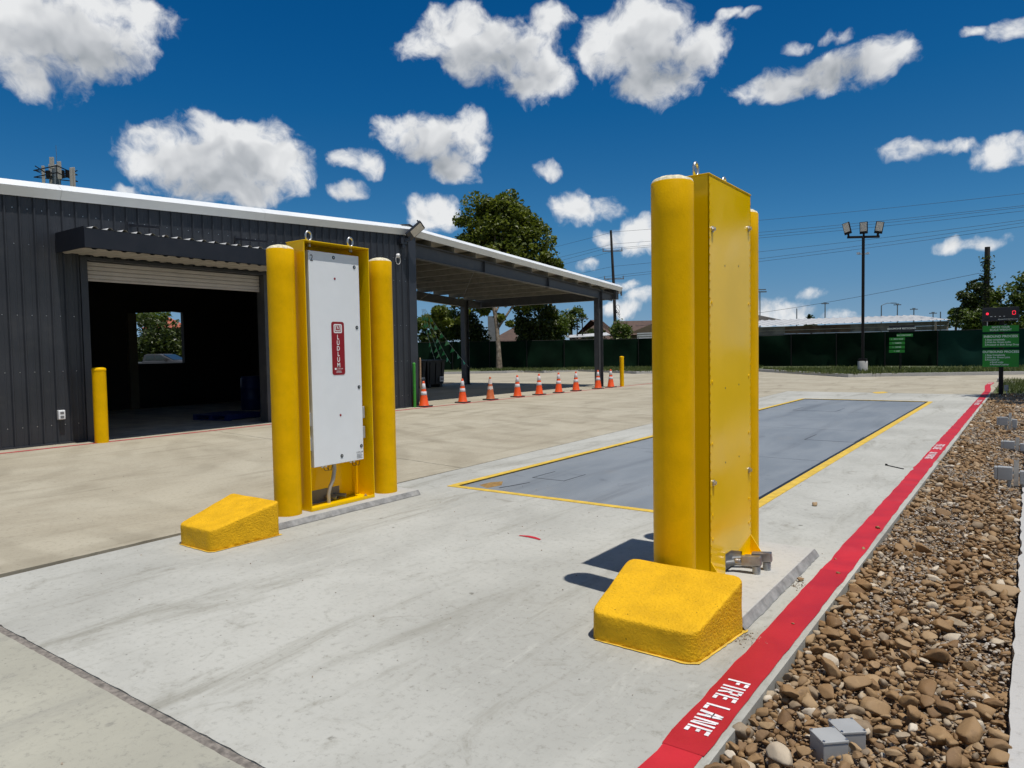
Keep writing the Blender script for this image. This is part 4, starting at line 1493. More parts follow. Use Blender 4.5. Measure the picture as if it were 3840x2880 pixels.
    def rrect(m, y0, y1, za, zb, r, x, n=6):
        o = []
        for cy, cz, a0 in ((y1 - r, zb - r, 0), (y0 + r, zb - r, 90), (y0 + r, za + r, 180), (y1 - r, za + r, 270)):
            for k in range(n + 1):
                a = R(a0 + 90 * k / n)
                o.append((x, cy + r * math.cos(a), cz + r * math.sin(a)))
        m.add(o, [tuple(range(len(o)))])
    dec = P('decal', MAT['white'], lambda m: rrect(m, l0 - 0.004, l1 + 0.004, z0 - 0.004, z1 + 0.004, 0.028, fx), parent=pan)
    P('decal_field', MAT['logo_red'], lambda m: rrect(m, l0, l1, z0, z1, 0.025, fx + 0.0006), parent=pan)
    cy = (l0 + l1) / 2
    e0, e1 = cy - 0.050, cy + 0.050
    ez1 = z1 - 0.022
    ez0 = ez1 - 0.086
    P('emblem', MAT['white'], lambda m: rrect(m, e0, e1, ez0, ez1, 0.014, fx + 0.0012), parent=pan)
    P('emblem', MAT['logo_red'], lambda m: rrect(m, e0 + 0.011, e1 - 0.011, ez0 + 0.011, ez1 - 0.011, 0.006, fx + 0.0018), parent=pan)

    def em(m):
        X = fx + 0.0024
        q = lambda a, b: (X, e0 + 0.1 * a, ez0 + 0.086 * b)
        m.add([q(.18, .2), q(.27, .2), q(.27, .84), q(.18, .84)], [(0, 1, 2, 3)])
        m.add([q(.275, .2), q(.84, .2), q(.84, .3), q(.275, .3)], [(0, 1, 2, 3)])
        m.add([q(.33, .84), q(.42, .84), q(.56, .48), q(.51, .38)], [(3, 2, 1, 0)])
        m.add([q(.515, .38), q(.565, .48), q(.72, .84), q(.66, .84)], [(0, 1, 2, 3)])
        m.add([q(.73, .36), q(.82, .36), q(.82, .84), q(.73, .84)], [(0, 1, 2, 3)])
    P('emblem_mark', MAT['white'], em, parent=pan)
    top = ez0 - 0.035
    for k, ch in enumerate('LUDLUM'):
        text(ch, 0.062, MAT['white'], pan, (fx + 0.0012, cy, top - 0.0535 * k - 0.006), (0, 1, 0), (0, 0, 1), bold=0.0012, sx=0.82, local=True)
    text('LUDLUM', 0.018, MAT['white'], pan, (fx + 0.0012, cy + 0.014, z0 + 0.058), (0, 1, 0), (0, 0, 1), local=True)
    P('decal_small_print', MAT['white'], lambda m: [m.add([(fx + 0.0012, cy - 0.035 + 0.004 * i, z0 + 0.022 + 0.008 * i), (fx + 0.0012, cy + 0.035 - 0.004 * i, z0 + 0.022 + 0.008 * i), (fx + 0.0012, cy + 0.035 - 0.004 * i, z0 + 0.0245 + 0.008 * i), (fx + 0.0012, cy - 0.035 + 0.004 * i, z0 + 0.0245 + 0.008 * i)], [(0, 1, 2, 3)]) for i in range(3)] and rrect(m, cy - 0.05, cy - 0.028, z0 + 0.05, z0 + 0.068, 0.003, fx + 0.0012), parent=pan)
    if number:
        text(number, 0.085, MAT['black'], pan, (fx, py(4.437) + 0.012, 2.335), (0, 1, 0), (0, 0, 1), sx=0.9, local=True)
    text('LUDLUM', 0.022, MAT['black'], pan, (fx, py1 - 0.052, pz0 + 0.078), (0, 1, 0), (0, 0, 1), local=True)
    P('rating_print', MAT['black'], lambda m: [m.add([(fx, py1 - 0.09, pz0 + 0.02 + 0.012 * i), (fx, py1 - 0.015 - 0.012 * (i % 2), pz0 + 0.02 + 0.012 * i), (fx, py1 - 0.015 - 0.012 * (i % 2), pz0 + 0.0235 + 0.012 * i), (fx, py1 - 0.09, pz0 + 0.0235 + 0.012 * i)], [(0, 1, 2, 3)]) for i in range(4)], parent=pan)
    for sy, zz in ((1, 0.80), (1, 0.60), (-1, 0.78), (-1, 0.55)):
        ya = py1 + 0.002 if sy > 0 else py0 - 0.05
        P('bracket_box', MAT['pvc'], lambda m: (m.box(0.10, 0.185, ya, ya + 0.048, zz, zz + 0.12), m.box(0.12, 0.17, ya + 0.004, ya + 0.03, zz - 0.025, zz - 0.001)), bevel=0.004)
    P('flexible_conduit', MAT['pvc'], lambda m: m.tube([(0.15, -0.03, 0.42), (0.15, -0.03, 0.33), (0.145, -0.045, 0.24), (0.135, -0.075, 0.17), (0.12, -0.085, 0.10), (0.115, -0.08, 0.015)], 0.0185, 12))
    for yy in (0.16, 0.20, -0.19, -0.15):
        P('cable', MAT['black'], lambda m: m.tube([(0.17, yy, 0.40), (0.185, yy + 0.02, 0.345), (0.18, yy + 0.06, 0.34), (0.165, yy + 0.085, 0.385)], 0.003, 6))
        P('gland', MAT['panel'], lambda m: m.tube([(0.17, yy, 0.375), (0.17, yy, 0.397)], 0.011, 10))
    P('anchor_bolt', MAT['steel'], lambda m: (m.tube([(0.215, 0.30, 0.012), (0.215, 0.30, 0.03)], 0.02, 6, smooth=False), m.tube([(0.215, 0.30, 0.03), (0.215, 0.30, 0.045)], 0.009, 8)))
    # lifting eyes
    for yy in (-0.24, 0.265):
        def eye(m):
            c = h + 0.062
            pts = []
            for k in range(17):
                a = R(-62 + 304 * k / 16)
                ww = 0.032 if math.sin(a) > 0 else 0.032 - 0.006 * -math.sin(a)
                pts.append((0.13, yy + ww * math.cos(a), c + 0.038 * math.sin(a) + (0.012 if math.sin(a) > 0 else 0)))
            m.tube(pts, 0.0095, 10)
            m.tube([(0.13, yy, h + 0.008), (0.13, yy, h + 0.03)], 0.02, 12)
        P('lifting_eye', MAT['steel'], eye)
        P('eye_nut', MAT['steel'], lambda m: m.tube([(0.13, yy, h - 0.03), (0.13, yy, h - 0.002)], 0.018, 6, smooth=False))
    for zz in (0.95, 0.70, 0.25):
        for dx in (0.06, 0.10):
            P('rivet', MAT['steel'], lambda m: m.tube([(dx, -w - 0.002, zz), (dx, -w + 0.001, zz)], 0.005, 8))
    return t


cabinet((-5.588, 4.585, 0.053), 0.0, 'open yellow detector cabinet with white front panel and crimson plate, left gate', '2')
cabinet((-1.565, 4.585, 0.053), math.pi, 'closed back of the yellow detector cabinet, right gate beside the red stripe', None)

# ------------------------------------------------------------------ small boxes in the rocks
def jbox(label, c, ang, size, h):
    t = thing('junction_box', (c[0], c[1], -0.08), label, 'junction box', 'small grey junction boxes in the rocks', ang)
    s = size / 2
    mm = MB()
    mm.box(-s * 0.96, s * 0.96, -s * 0.96, s * 0.96, 0.0, h)
    mm.build('box_body', MAT['pvc'], t, local=True, bevel=0.004)
    mm = MB()
    mm.box(-s, s, -s, s, h + 0.0005, h + 0.012)
    lid = mm.build('lid', MAT['pvc'], t, local=True, bevel=0.003)
    for i in (-1, 1):
        for j in (-1, 1):
            mm = MB()
            mm.tube([(i * s * 0.86, j * s * 0.86, h + 0.011), (i * s * 0.86, j * s * 0.86, h + 0.0145)], 0.0052, 10)
            mm.build('screw', MAT['steel'], lid, local=True)
    text('scale', 0.03, pm('faint pencil', (0.30, 0.32, 0.33), 0.6), lid, (0.0, 0.0, h + 0.0126), (0.7, -0.7, 0), (0.7, 0.7, 0), name='scribble', local=True) if False else None
    return t


jbox('small grey junction box among the rocks, nearer of the two', (-0.600, 2.833), R(42), 0.103, 0.098)
jbox('small grey junction box among the rocks, touching the nearer one', (-0.560, 2.955), R(40), 0.103, 0.092)


def pedestal(label, x, y, s, kind):
    t = thing('junction_pedestal', (x, y, -0.1), label, 'junction pedestal', 'grey junction pedestals along the rock bed')
    mm = MB()
    mm.box(-0.022, 0.022, -0.006, 0.006, 0, 0.46 * s)
    mm.box(-0.022, -0.016, 0.006, 0.03, 0, 0.46 * s)
    mm.box(0.016, 0.022, 0.006, 0.03, 0, 0.46 * s)
    mm.build('strut', MAT['steel'], t, local=True)
    mm = MB()
    mm.box(-0.16, -0.03, -0.05, 0.05, 0.20 * s, 0.37 * s)
    mm.build('box_body', MAT['pvc'], t, local=True, bevel=0.005)
    mm = MB()
    mm.box(-0.19, -0.163, -0.05, 0.05, 0.205 * s, 0.365 * s)
    mm.build('lid', MAT['pvc'], t, local=True, bevel=0.004)
    mm = MB()
    mm.tube([(-0.06, 0, 0), (-0.06, 0, 0.2 * s)], 0.02, 10)
    mm.build('conduit', MAT['pvc'], t, local=True)
    mm = MB()
    mm.box(0.03, 0.10, -0.05, 0.05, 0.16 * s, 0.33 * s)
    mm.build('box_body', MAT['pvc'], t, local=True, bevel=0.005)
    mm = MB()
    mm.tube([(0.065, 0, 0), (0.065, 0, 0.16 * s)], 0.02, 10)
    mm.build('conduit', MAT['pvc'], t, local=True)
    mm = MB()
    mm.tube([(-0.03, 0.012, 0.29 * s), (0.03, 0.012, 0.29 * s)], 0.012, 8)
    mm.build('cross_conduit', MAT['steel'], t, local=True)
    return t


pedestal('grey junction pedestal on a steel strut, nearest along the rock bed', -0.105, 9.1, 0.80, 0)
pedestal('low grey junction pedestal in the middle of the rock bed row', -0.13, 12.1, 0.62, 1)
pedestal('grey junction pedestal farthest along the rock bed, before the shaded rocks', -0.27, 15.0, 0.85, 2)

t = thing('steel_rod', (-1.32, 9.77, 0), 'thin dark steel rod lying on the concrete beside the red stripe', 'rod')
part('rod', MAT['rubber'], t, lambda m: m.tube([(-1.43, 9.87, 0.006), (-1.215, 9.665, 0.006)], 0.006, 6))
part('rod_end', MAT['rubber'], t, lambda m: m.tube([(-1.44, 9.88, 0.012), (-1.425, 9.865, 0.012)], 0.012, 8))

# ------------------------------------------------------------------ shed with open canopy
YL, YR, YC = 2.0, 26.85, 14.42                    # left end, right end, ridge and corner
XB = -21.2


def zb(y):                                         # underside of the rake trim
    return 4.71 - 0.049 * (YC - y) if y < YC else 4.71 - 0.0653 * (y - YC)


shed = thing('recycling_shed', (XW, 8.0, 0), 'charcoal metal shed with white rake trim, roll-up door and open canopy', 'shed')
DY0_, DY1_, DZ = 6.06, 9.73, 3.275
pitch = 0.2215
y = 4.857 - pitch * 12
prof = [(0.0, 0.0), (0.0, 0.066), (0.004, 0.072), (0.004, 0.09), (0.0, 0.096), (0.0, 0.15), (0.030, 0.166), (0.030, 0.186), (0.0, 0.202), (0.0, pitch)]
while y < 14.30:
    z0 = 0.025
    if DY0_ - 0.1 < y + pitch / 2 < DY1_ + 0.05:
        z0 = DZ + 0.02
    mm = MB()
    y1 = min(y + pitch, 14.33)
    pr = [(XW + px, min(y + py, y1)) for px, py in prof]
    vs = [(x, yy, z0) for x, yy in pr] + [(x, yy, zb(yy) + 0.05) for x, yy in pr]
    n = len(pr)
    mm.add(vs, [(i, i + 1, n + i + 1, n + i) for i in range(n - 1)])
    mm.build('wall_panel', MAT['clad'], shed)
    y += pitch
# fixing screws in rows
mm = MB()
y = 4.857 - pitch * 3 + 0.075
while y < 14.3:
    for z in (0.34, 1.28, 2.25, 3.45, 4.05):
        if not (DY0_ - 0.12 < y < DY1_ + 0.12 and z < 3.3):
            mm.tube([(XW + 0.001, y, z), (XW + 0.008, y, z)], 0.0085, 6)
    y += pitch
tag(mm.build('screws', MAT['steel'], shed), kind='stuff')
part('base_trim', MAT['trimdark'], shed, lambda m: (m.box(XW - 0.03, XW + 0.045, 0, DY0_ - 0.1, 0.0, 0.03), m.box(XW - 0.03, XW + 0.045, DY1_ + 0.1, 14.35, 0.0, 0.03)))
part('corner_trim', MAT['trimdark'], shed, lambda m: (m.box(XW - 0.02, XW + 0.05, 14.33, 14.62, 0.0, zb(14.5) + 0.05)))
part('corner_trim', MAT['clad'], shed, lambda m: m.box(XW - 0.16, XW - 0.021, 14.34, 14.60, 0.0, zb(14.5)))
# door frame, curtain
part('door_jamb', MAT['trimdark'], shed, lambda m: m.box(XW - 0.22, XW + 0.05, DY0_ - 0.12, DY0_, 0.0, DZ))
part('door_jamb', MAT['frame_steel'], shed, lambda m: m.box(XW - 0.22, XW + 0.05, DY1_, DY1_ + 0.10, 0.0, DZ))
part('door_header', MAT['trimdark'], shed, lambda m: m.box(XW - 0.22, XW + 0.05, DY0_ - 0.12, DY1_ + 0.10, DZ + 0.001, DZ + 0.05))
dr = part('roll_up_door', MAT['shutter'], shed, lambda m: m.box(XW - 0.16, XW - 0.12, DY0_ + 0.001, DY1_ - 0.001, 2.915, 2.955), bevel=0.006)
for k in range(4):
    z0 = 2.957 + k * 0.079
    def slat(m):
        pr = [(-0.135, z0), (-0.118, z0 + 0.012), (-0.118, z0 + 0.066), (-0.135, z0 + 0.078)]
        vs = [(XW + a, yy, b) for yy in (DY0_ + 0.002, DY1_ - 0.002) for a, b in pr]
        m.add(vs, [(i, 4 + i, 5 + i, 1 + i) for i in range(3)])
    part('slat', MAT['shutter'], dr, slat)
# other walls, lining, roof
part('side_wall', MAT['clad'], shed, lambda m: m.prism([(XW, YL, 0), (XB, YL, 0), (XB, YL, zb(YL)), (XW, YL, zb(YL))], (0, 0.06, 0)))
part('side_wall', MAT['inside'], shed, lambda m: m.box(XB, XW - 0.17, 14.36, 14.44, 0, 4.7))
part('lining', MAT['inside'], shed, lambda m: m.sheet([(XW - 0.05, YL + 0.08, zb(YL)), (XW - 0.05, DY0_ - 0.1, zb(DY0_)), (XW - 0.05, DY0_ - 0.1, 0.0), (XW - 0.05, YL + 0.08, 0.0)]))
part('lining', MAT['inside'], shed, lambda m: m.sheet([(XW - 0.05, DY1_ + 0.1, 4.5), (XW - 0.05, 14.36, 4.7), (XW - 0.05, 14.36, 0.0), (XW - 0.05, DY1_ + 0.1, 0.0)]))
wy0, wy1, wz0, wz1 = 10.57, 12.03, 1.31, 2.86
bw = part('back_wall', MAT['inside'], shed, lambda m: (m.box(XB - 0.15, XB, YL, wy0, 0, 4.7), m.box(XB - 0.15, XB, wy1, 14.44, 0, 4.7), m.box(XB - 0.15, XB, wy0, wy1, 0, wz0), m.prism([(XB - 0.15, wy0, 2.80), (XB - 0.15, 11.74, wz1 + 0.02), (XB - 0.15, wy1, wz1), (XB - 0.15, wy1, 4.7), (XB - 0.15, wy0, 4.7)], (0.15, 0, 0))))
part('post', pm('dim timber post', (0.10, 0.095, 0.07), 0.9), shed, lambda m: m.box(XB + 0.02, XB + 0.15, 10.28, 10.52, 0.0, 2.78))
# roof sheets and their rake trim
for (a, b), nm in (((YL - 0.1, YC), 0), ((YC, YR), 1)):
    part('roof_sheet', MAT['galvroof'], shed, lambda m: m.prism([(XW - 0.02, a, zb(a) + 0.085), (XW - 0.02, b, zb(b) + 0.085), (XB - 0.3, b, zb(b) + 0.085), (XB - 0.3, a, zb(a) + 0.085)], (0, 0, 0.03)))
for a, b in ((YL - 0.15, 5.66), (5.664, 9.78), (9.784, YC), (YC + 0.004, 20.6), (20.604, YR + 0.05)):
    def rake(m):
        vs = []
        for yy in (a, b):
            z = zb(yy)
            vs += [(XW + 0.035, yy, z), (XW + 0.045, yy, z - 0.004), (XW + 0.125, yy, z + 0.155), (XW - 0.03, yy, z + 0.275), (XW - 0.09, yy, z + 0.27), (XW - 0.09, yy, z + 0.12)]
        n = 6
        m.add(vs, [(i, (i + 1) % n, n + (i + 1) % n, n + i) for i in range(n)][::1])
        m.add(vs[:n], [tuple(range(n - 1, -1, -1))])
        m.add(vs[n:], [tuple(range(n))])
    part('rake_trim', MAT['trim'], shed, rake)
part('ridge_cap', MAT['trimdark'], shed, lambda m: m.prism([(XW + 0.02, YC - 0.28, 4.985), (XW + 0.02, YC + 0.02, 5.0), (XW + 0.02, YC + 0.25, 4.965), (XW + 0.02, YC + 0.02, 5.028)], (-0.3, 0, 0)))
# canopy frame
for X in (-14.02, -20.95):
    rf = part('rafter', MAT['frame_steel'], shed, lambda m: m.prism([(X - 0.006, YC + 0.2, zb(YC + 0.2) - 0.15), (X - 0.006, 26.5, zb(26.5) - 0.15), (X - 0.006, 26.5, zb(26.5) - 0.43), (X - 0.006, YC + 0.2, zb(YC + 0.2) - 0.53)], (0.012, 0, 0)))
    part('flange', MAT['frame_steel'], rf, lambda m: m.bar((X, YC + 0.2, zb(YC + 0.2) - 0.142), (X, 26.5, zb(26.5) - 0.142), 0.19, 0.016))
    part('flange', MAT['frame_steel'], rf, lambda m: m.bar((X, YC + 0.2, zb(YC + 0.2) - 0.538), (X, 25.3, zb(25.3) - 0.448), 0.19, 0.016))
    for yy in (17.9, 21.6):
        part('stiffener', MAT['frame_steel'], rf, lambda m: m.box(X - 0.09, X + 0.09, yy - 0.006, yy + 0.006, zb(yy) - 0.50, zb(yy) - 0.15))
for X in (-14.02, -20.95):
    ct = zb(25.3) - 0.44
    c = part('column', MAT['frame_steel'], shed, lambda m: m.box(X - 0.006, X + 0.006, 25.17, 25.47, 0.0, ct))
    part('flange', MAT['frame_steel'], c, lambda m: m.box(X - 0.11, X + 0.11, 25.155, 25.169, 0.0, ct))
    part('flange', MAT['frame_steel'], c, lambda m: m.box(X - 0.11, X + 0.11, 25.471, 25.485, 0.0, ct))
    part('base_plate', MAT['frame_steel'], c, lambda m: m.box(X - 0.15, X + 0.15, 25.1, 25.54, 0.0, 0.02))
    part('end_plate', MAT['frame_steel'], c, lambda m: m.box(X - 0.1, X + 0.1, 25.486, 25.5, ct, ct + 0.33))
yy = 15.35
while yy < 26.6:
    z = zb(yy)
    part('purlin', MAT['purlin'], shed, lambda m: (m.box(XB, XW - 0.04, yy, yy + 0.005, z - 0.13, z + 0.08), m.box(XB, XW - 0.04, yy, yy + 0.065, z - 0.134, z - 0.13), m.box(XB, XW - 0.04, yy - 0.06, yy, z + 0.076, z + 0.08)))
    yy += 1.02
part('eave_strut', MAT['frame_steel'], shed, lambda m: m.box(XB - 0.1, XW - 0.02, 26.55, 26.78, 3.56, zb(26.7) + 0.06), bevel=0.004)
part('gutter', MAT['trim'], shed, lambda m: m.box(XB - 0.1, XW + 0.03, 26.79, 26.90, 3.80, 3.98))
part('end_cap', MAT['trimdark'], shed, lambda m: m.box(XW + 0.03, XW + 0.05, 26.86, 26.97, 3.72, 4.05))
part('brace_rod', MAT['frame_steel'], shed, lambda m: m.tube([(-14.1, 17.8, zb(17.8) - 0.1), (-20.8, 25.0, zb(25.0) - 0.12)], 0.013, 6))
part('brace_rod', MAT['frame_steel'], shed, lambda m: m.tube([(-20.8, 17.8, zb(17.8) - 0.1), (-14.1, 25.0, zb(25.0) - 0.12)], 0.013, 6))
for yy in (19.4, 21.5, 22.5):
    part('flange_brace', MAT['purlin'], shed, lambda m: m.bar((-20.86, yy - 0.3, zb(yy) - 0.50), (-20.3, yy, zb(yy) - 0.11), 0.04, 0.006))
# awning over the door
AX, AY0, AY1, AZ0, AZ1 = -12.72, 5.56, 10.15, 3.345, 3.665
aw = part('awning', MAT['navy'], shed, lambda m: (m.box(AX - 0.02, AX, AY0, AY1, AZ0, AZ1), m.box(XW + 0.034, AX - 0.021, AY0, AY0 + 0.02, AZ0, AZ1 + 0.03), m.box(XW + 0.034, AX - 0.021, AY1 - 0.02, AY1, AZ0, AZ1 + 0.03)))


def corr(m, z, y0, y1, x0, x1, h, p, fr):
    yy = y0
    while yy < y1 - 0.02:
        e = min(p, y1 - yy)
        pr = [(0, 0), (p * fr, 0), (p * (fr + 0.12), h), (p * (fr + 0.32), h), (p * (fr + 0.44), 0), (p, 0)]
        vs = [(x, min(yy + a, y1), z + b + (0.03 if x == x0 else 0)) for x in (x0, x1) for a, b in pr]
        m.add(vs, [(i, i + 1, 7 + i, 6 + i) for i in range(5)])
        m.add(vs, [(6 + i, 7 + i, i + 1, i) for i in range(0)])
        yy += p


part('awning_sheet', MAT['metal_white'], aw, lambda m: corr(m, AZ1 + 0.004, AY0 + 0.02, AY1 - 0.02, XW + 0.04, AX + 0.004, 0.036, 0.245, 0.4))
part('awning_soffit', MAT['soffit'], aw, lambda m: corr(m, AZ0 - 0.006, AY0 + 0.02, AY1 - 0.02, XW + 0.04, AX - 0.03, -0.018, 0.245, 0.35))
for yy in (6.85, 9.1):
    tr = part('tie_rod', MAT['trimdark'], aw, lambda m: (m.bar((XW + 0.03, yy, 4.0), (AX - 0.02, yy + 0.02, 3.83), 0.05, 0.045), m.box(XW + 0.03, XW + 0.06, yy - 0.04, yy + 0.04, 3.74, 4.06), m.box(AX - 0.045, AX - 0.015, yy - 0.0, yy + 0.04, AZ1, 3.85)))

# fittings fixed to the wall
t = thing('flood_light', (XW, 14.2, 4.5), 'black flood light on an arm at the shed corner below the ridge', 'flood light')
d1 = Vector((0.42, 0.42, 0.52)).normalized()
nrm_ = Vector((0.80, -0.15, -0.58))
nrm_ = (nrm_ - d1 * nrm_.dot(d1)).normalized()
sd = d1.cross(nrm_)
hc = Vector((XW + 0.32, 14.33, 4.80))
part('mount', MAT['trimdark'], t, lambda m: (m.box(XW + 0.034, XW + 0.12, 14.0, 14.22, 4.44, 4.60), m.box(XW + 0.05, XW + 0.10, 14.06, 14.16, 4.34, 4.44)))
part('arm', MAT['trimdark'], t, lambda m: (m.bar((XW + 0.12, 14.14, 4.52), (XW + 0.22, 14.2, 4.56), 0.07, 0.07), m.bar((XW + 0.2, 14.19, 4.54), tuple(hc - d1 * 0.2), 0.055, 0.055)))
part('housing', MAT['trimdark'], t, lambda m: m.obox(hc, d1, sd, nrm_, 0.27, 0.15, 0.035), bevel=0.02)
part('lens', MAT['lens'], t, lambda m: m.obox(hc + nrm_ * 0.036 + d1 * 0.05, d1, sd, nrm_, 0.18, 0.12, 0.003))
part('sun_shade', MAT['trimdark'], t, lambda m: m.obox(hc - nrm_ * 0.06 + d1 * 0.22, d1, sd, nrm_, 0.02, 0.15, 0.03))

t = thing('wall_sensor', (XW, 13.93, 4.1), 'small white dome sensor with a looped cable on the shed wall', 'sensor')
part('dome', MAT['white'], t, lambda m: m.tube([(XW + 0.033, 13.93, 4.11), (XW + 0.07, 13.93, 4.11), (XW + 0.10, 13.93, 4.10)], [0.06, 0.06, 0.035], 14))
part('cable_loop', MAT['white'], t, lambda m: m.tube([(XW + 0.05, 13.93 + 0.085 * math.cos(a), 4.0 + 0.12 * math.sin(a)) for a in np.linspace(0.9, 2 * math.pi + 0.9, 22)], 0.006, 6, cap=False))

t = thing('outlet_cover', (XW, 5.52, 0.5), 'clear plastic weatherproof outlet cover low on the shed wall', 'outlet')
part('back_box', MAT['pvc'], t, lambda m: m.box(XW + 0.001, XW + 0.05, 5.46, 5.58, 0.43, 0.60), bevel=0.006)
part('cover', MAT['panel'], t, lambda m: m.box(XW + 0.051, XW + 0.085, 5.465, 5.575, 0.435, 0.595), bevel=0.012)
part('socket', MAT['pvc_dark'], t, lambda m: (m.box(XW + 0.0852, XW + 0.088, 5.49, 5.55, 0.46, 0.50), m.box(XW + 0.0852, XW + 0.088, 5.49, 5.55, 0.53, 0.57)))

t = thing('wall_sign', (XW, 12.2, 1.5), 'narrow view of a white notice with green ends on the shed wall', 'sign')
part('board', MAT['white'], t, lambda m: m.box(XW + 0.034, XW + 0.045, 11.75, 12.95, 1.52, 2.25))
part('band', MAT['sign_green'], t, lambda m: m.box(XW + 0.0455, XW + 0.0475, 11.75, 12.95, 2.15, 2.25))
part('band', MAT['sign_green'], t, lambda m: m.box(XW + 0.0455, XW + 0.0475, 11.75, 12.95, 1.52, 1.57))
part('marks', MAT['black'], t, lambda m: [m.box(XW + 0.0455, XW + 0.047, 12.45 + 0.07 * (k % 3), 12.8, 1.62 + 0.072 * k, 1.65 + 0.072 * k) for k in range(7)])

# ------------------------------------------------------------------ things inside and under the canopy
def pallet(loc, rz, label):
    t = thing('pallet', loc, label, 'pallet', None, rz)
    for k in range(6):
        mm = MB(); mm.box(-0.55, 0.55, -0.5 + k * 0.18, -0.5 + k * 0.18 + 0.12, 0.115, 0.135)
        mm.build('deck_board', MAT['blue_bin'], t, local=True)
    for k in range(3):
        mm = MB(); mm.box(-0.55 + k * 0.5, -0.55 + k * 0.5 + 0.1, -0.5, 0.52, 0.02, 0.114)
        mm.build('bearer', MAT['blue_bin'], t, local=True)
    for k in range(2):
        mm = MB(); mm.box(-0.55, 0.55, -0.5 + k * 0.9, -0.5 + k * 0.9 + 0.12, 0.0, 0.0195)
        mm.build('base_board', MAT['blue_bin'], t, local=True)


pallet((-15.6, 9.85, 0.0), 0.2, 'dark blue pallet lying just inside the roll-up door')
t = thing('plastic_drum', (-17.6, 11.9, 0.0), 'blue plastic drum in the dark beside the door', 'drum')
part('drum_body', MAT['blue_bin'], t, lambda m: m.lathe((-17.6, 11.9, 0.0), [(0.28, 0), (0.29, 0.03), (0.29, 0.28), (0.30, 0.30), (0.29, 0.32), (0.29, 0.6), (0.30, 0.62), (0.29, 0.64), (0.29, 0.86), (0.26, 0.9)], 22))
part('drum_lid', MAT['blue_bin'], t, lambda m: m.lathe((-17.6, 11.9, 0.0), [(0.27, 0.9), (0.27, 0.93)], 22))


def bin_box(y0, y1, label):
    x0, x1 = -21.9, -20.62
    t = thing('scrap_bin', ((x0 + x1) / 2, (y0 + y1) / 2, 0), label, 'bin', 'black scrap bins under the canopy')
    part('bin_body', MAT['bin'], t, lambda m: m.prism([(x1 - 0.06, y0 + 0.06, 0.14), (x1 - 0.06, y1 - 0.06, 0.14), (x1, y1, 1.12), (x1, y0, 1.12)], (-1.2, 0, 0)))
    part('bin_rim', MAT['bin'], t, lambda m: m.box(x0 - 0.02, x1 + 0.03, y0 - 0.03, y1 + 0.03, 1.121, 1.18), bevel=0.01)
    for a in (y0 + 0.12, y1 - 0.28):
        part('skid', MAT['bin'], t, lambda m: m.box(x0 + 0.1, x1 - 0.07, a, a + 0.16, 0.0, 0.139))
    for k in range(3):
        yy = y0 + (y1 - y0) * (k + 0.5) / 3
        part('rib', MAT['bin'], t, lambda m: m.obox((x1 - 0.02, yy, 0.62), (0.06, 0, 1), (0, 1, 0), (1, 0, -0.06), 0.45, 0.03, 0.02))
    part('data_plate', MAT['collar'], t, lambda m: m.obox((x1 + 0.002 - 0.0, y1 - 0.22, 0.34), (0, 1, 0), (0.06, 0, 1), (1, 0, -0.06), 0.13, 0.12, 0.004) if False else m.box(x1 - 0.03, x1 + 0.012, y1 - 0.34, y1 - 0.1, 0.24, 0.46))
    text('3%', 0.15, MAT['black'], t, (x1 + 0.014, y1 - 0.22, 0.35), (0, 1, 0), (0, 0, 1), sx=0.8) if False else None
    part('data_marks', MAT['bin'], t, lambda m: [m.box(x1 + 0.0125, x1 + 0.0145, y1 - 0.31 + 0.07 * k, y1 - 0.265 + 0.07 * k, 0.30, 0.41 - 0.03 * (k % 2)) for k in range(3)])
    return t


bin_box(21.05, 22.32, 'black scrap bin half hidden by the shed corner')
bin_box(22.40, 23.52, 'black scrap bin next to the canopy back column')

for k, (a, b, lab) in enumerate((((-20.45, 21.95, 3.30), (-20.5, 22.73, 1.2), 'green pennant string ending on the hidden bin, leftmost of the fan'), ((-20.42, 21.99, 3.30), (-20.5, 23.15, 1.19), 'green pennant string second from the shed corner'), ((-20.40, 22.03, 3.30), (-20.5, 23.76, 1.0), 'green pennant string third from the shed corner'), ((-20.38, 22.07, 3.30), (-20.6, 25.1, 0.82), 'green pennant string tied low on the canopy back column'))):
    a, b = Vector(a), Vector(b)
    t = thing('pennant_string', a, lab, 'pennant string', 'green pennant strings under the canopy')
    pts = [a.lerp(b, u) + Vector((0, 0, -0.10 * math.sin(math.pi * u))) for u in np.linspace(0, 1, 9)]
    part('string', MAT['string'], t, lambda m: m.tube(pts, 0.010, 4))
    for j in range(7):
        u = 0.10 + 0.125 * j
        p = a.lerp(b, u) + Vector((0, 0, -0.10 * math.sin(math.pi * u)))
        q = a.lerp(b, u + 0.07) + Vector((0, 0, -0.10 * math.sin(math.pi * (u + 0.07))))
        tip = p.lerp(q, 0.5) + Vector((random.uniform(-0.1, 0.2), random.uniform(-0.22, -0.08), -0.16))
        part('pennant', MAT['pennant'], t, lambda m: m.prism([p, q, tip], (0.002, 0, 0)))

# bollards and posts by the shed
def bollard(name, x, y, r, h, mat, label, cap=True):
    t = thing(name, (x, y, 0), label, 'bollard')
    mm = MB()
    mm.lathe((0, 0, 0), [(r, 0), (r, h * 0.5), (r, h - 0.01)], 22)
    mm.build('pipe', mat, t, local=True)
    mm = MB()
    mm.lathe((0, 0, 0), [(r * 1.04, h - 0.03), (r * 1.04, h), (r * 0.9, h + 0.018), (r * 0.5, h + 0.03)], 22)
    mm.build('cap', mat, t, local=True)


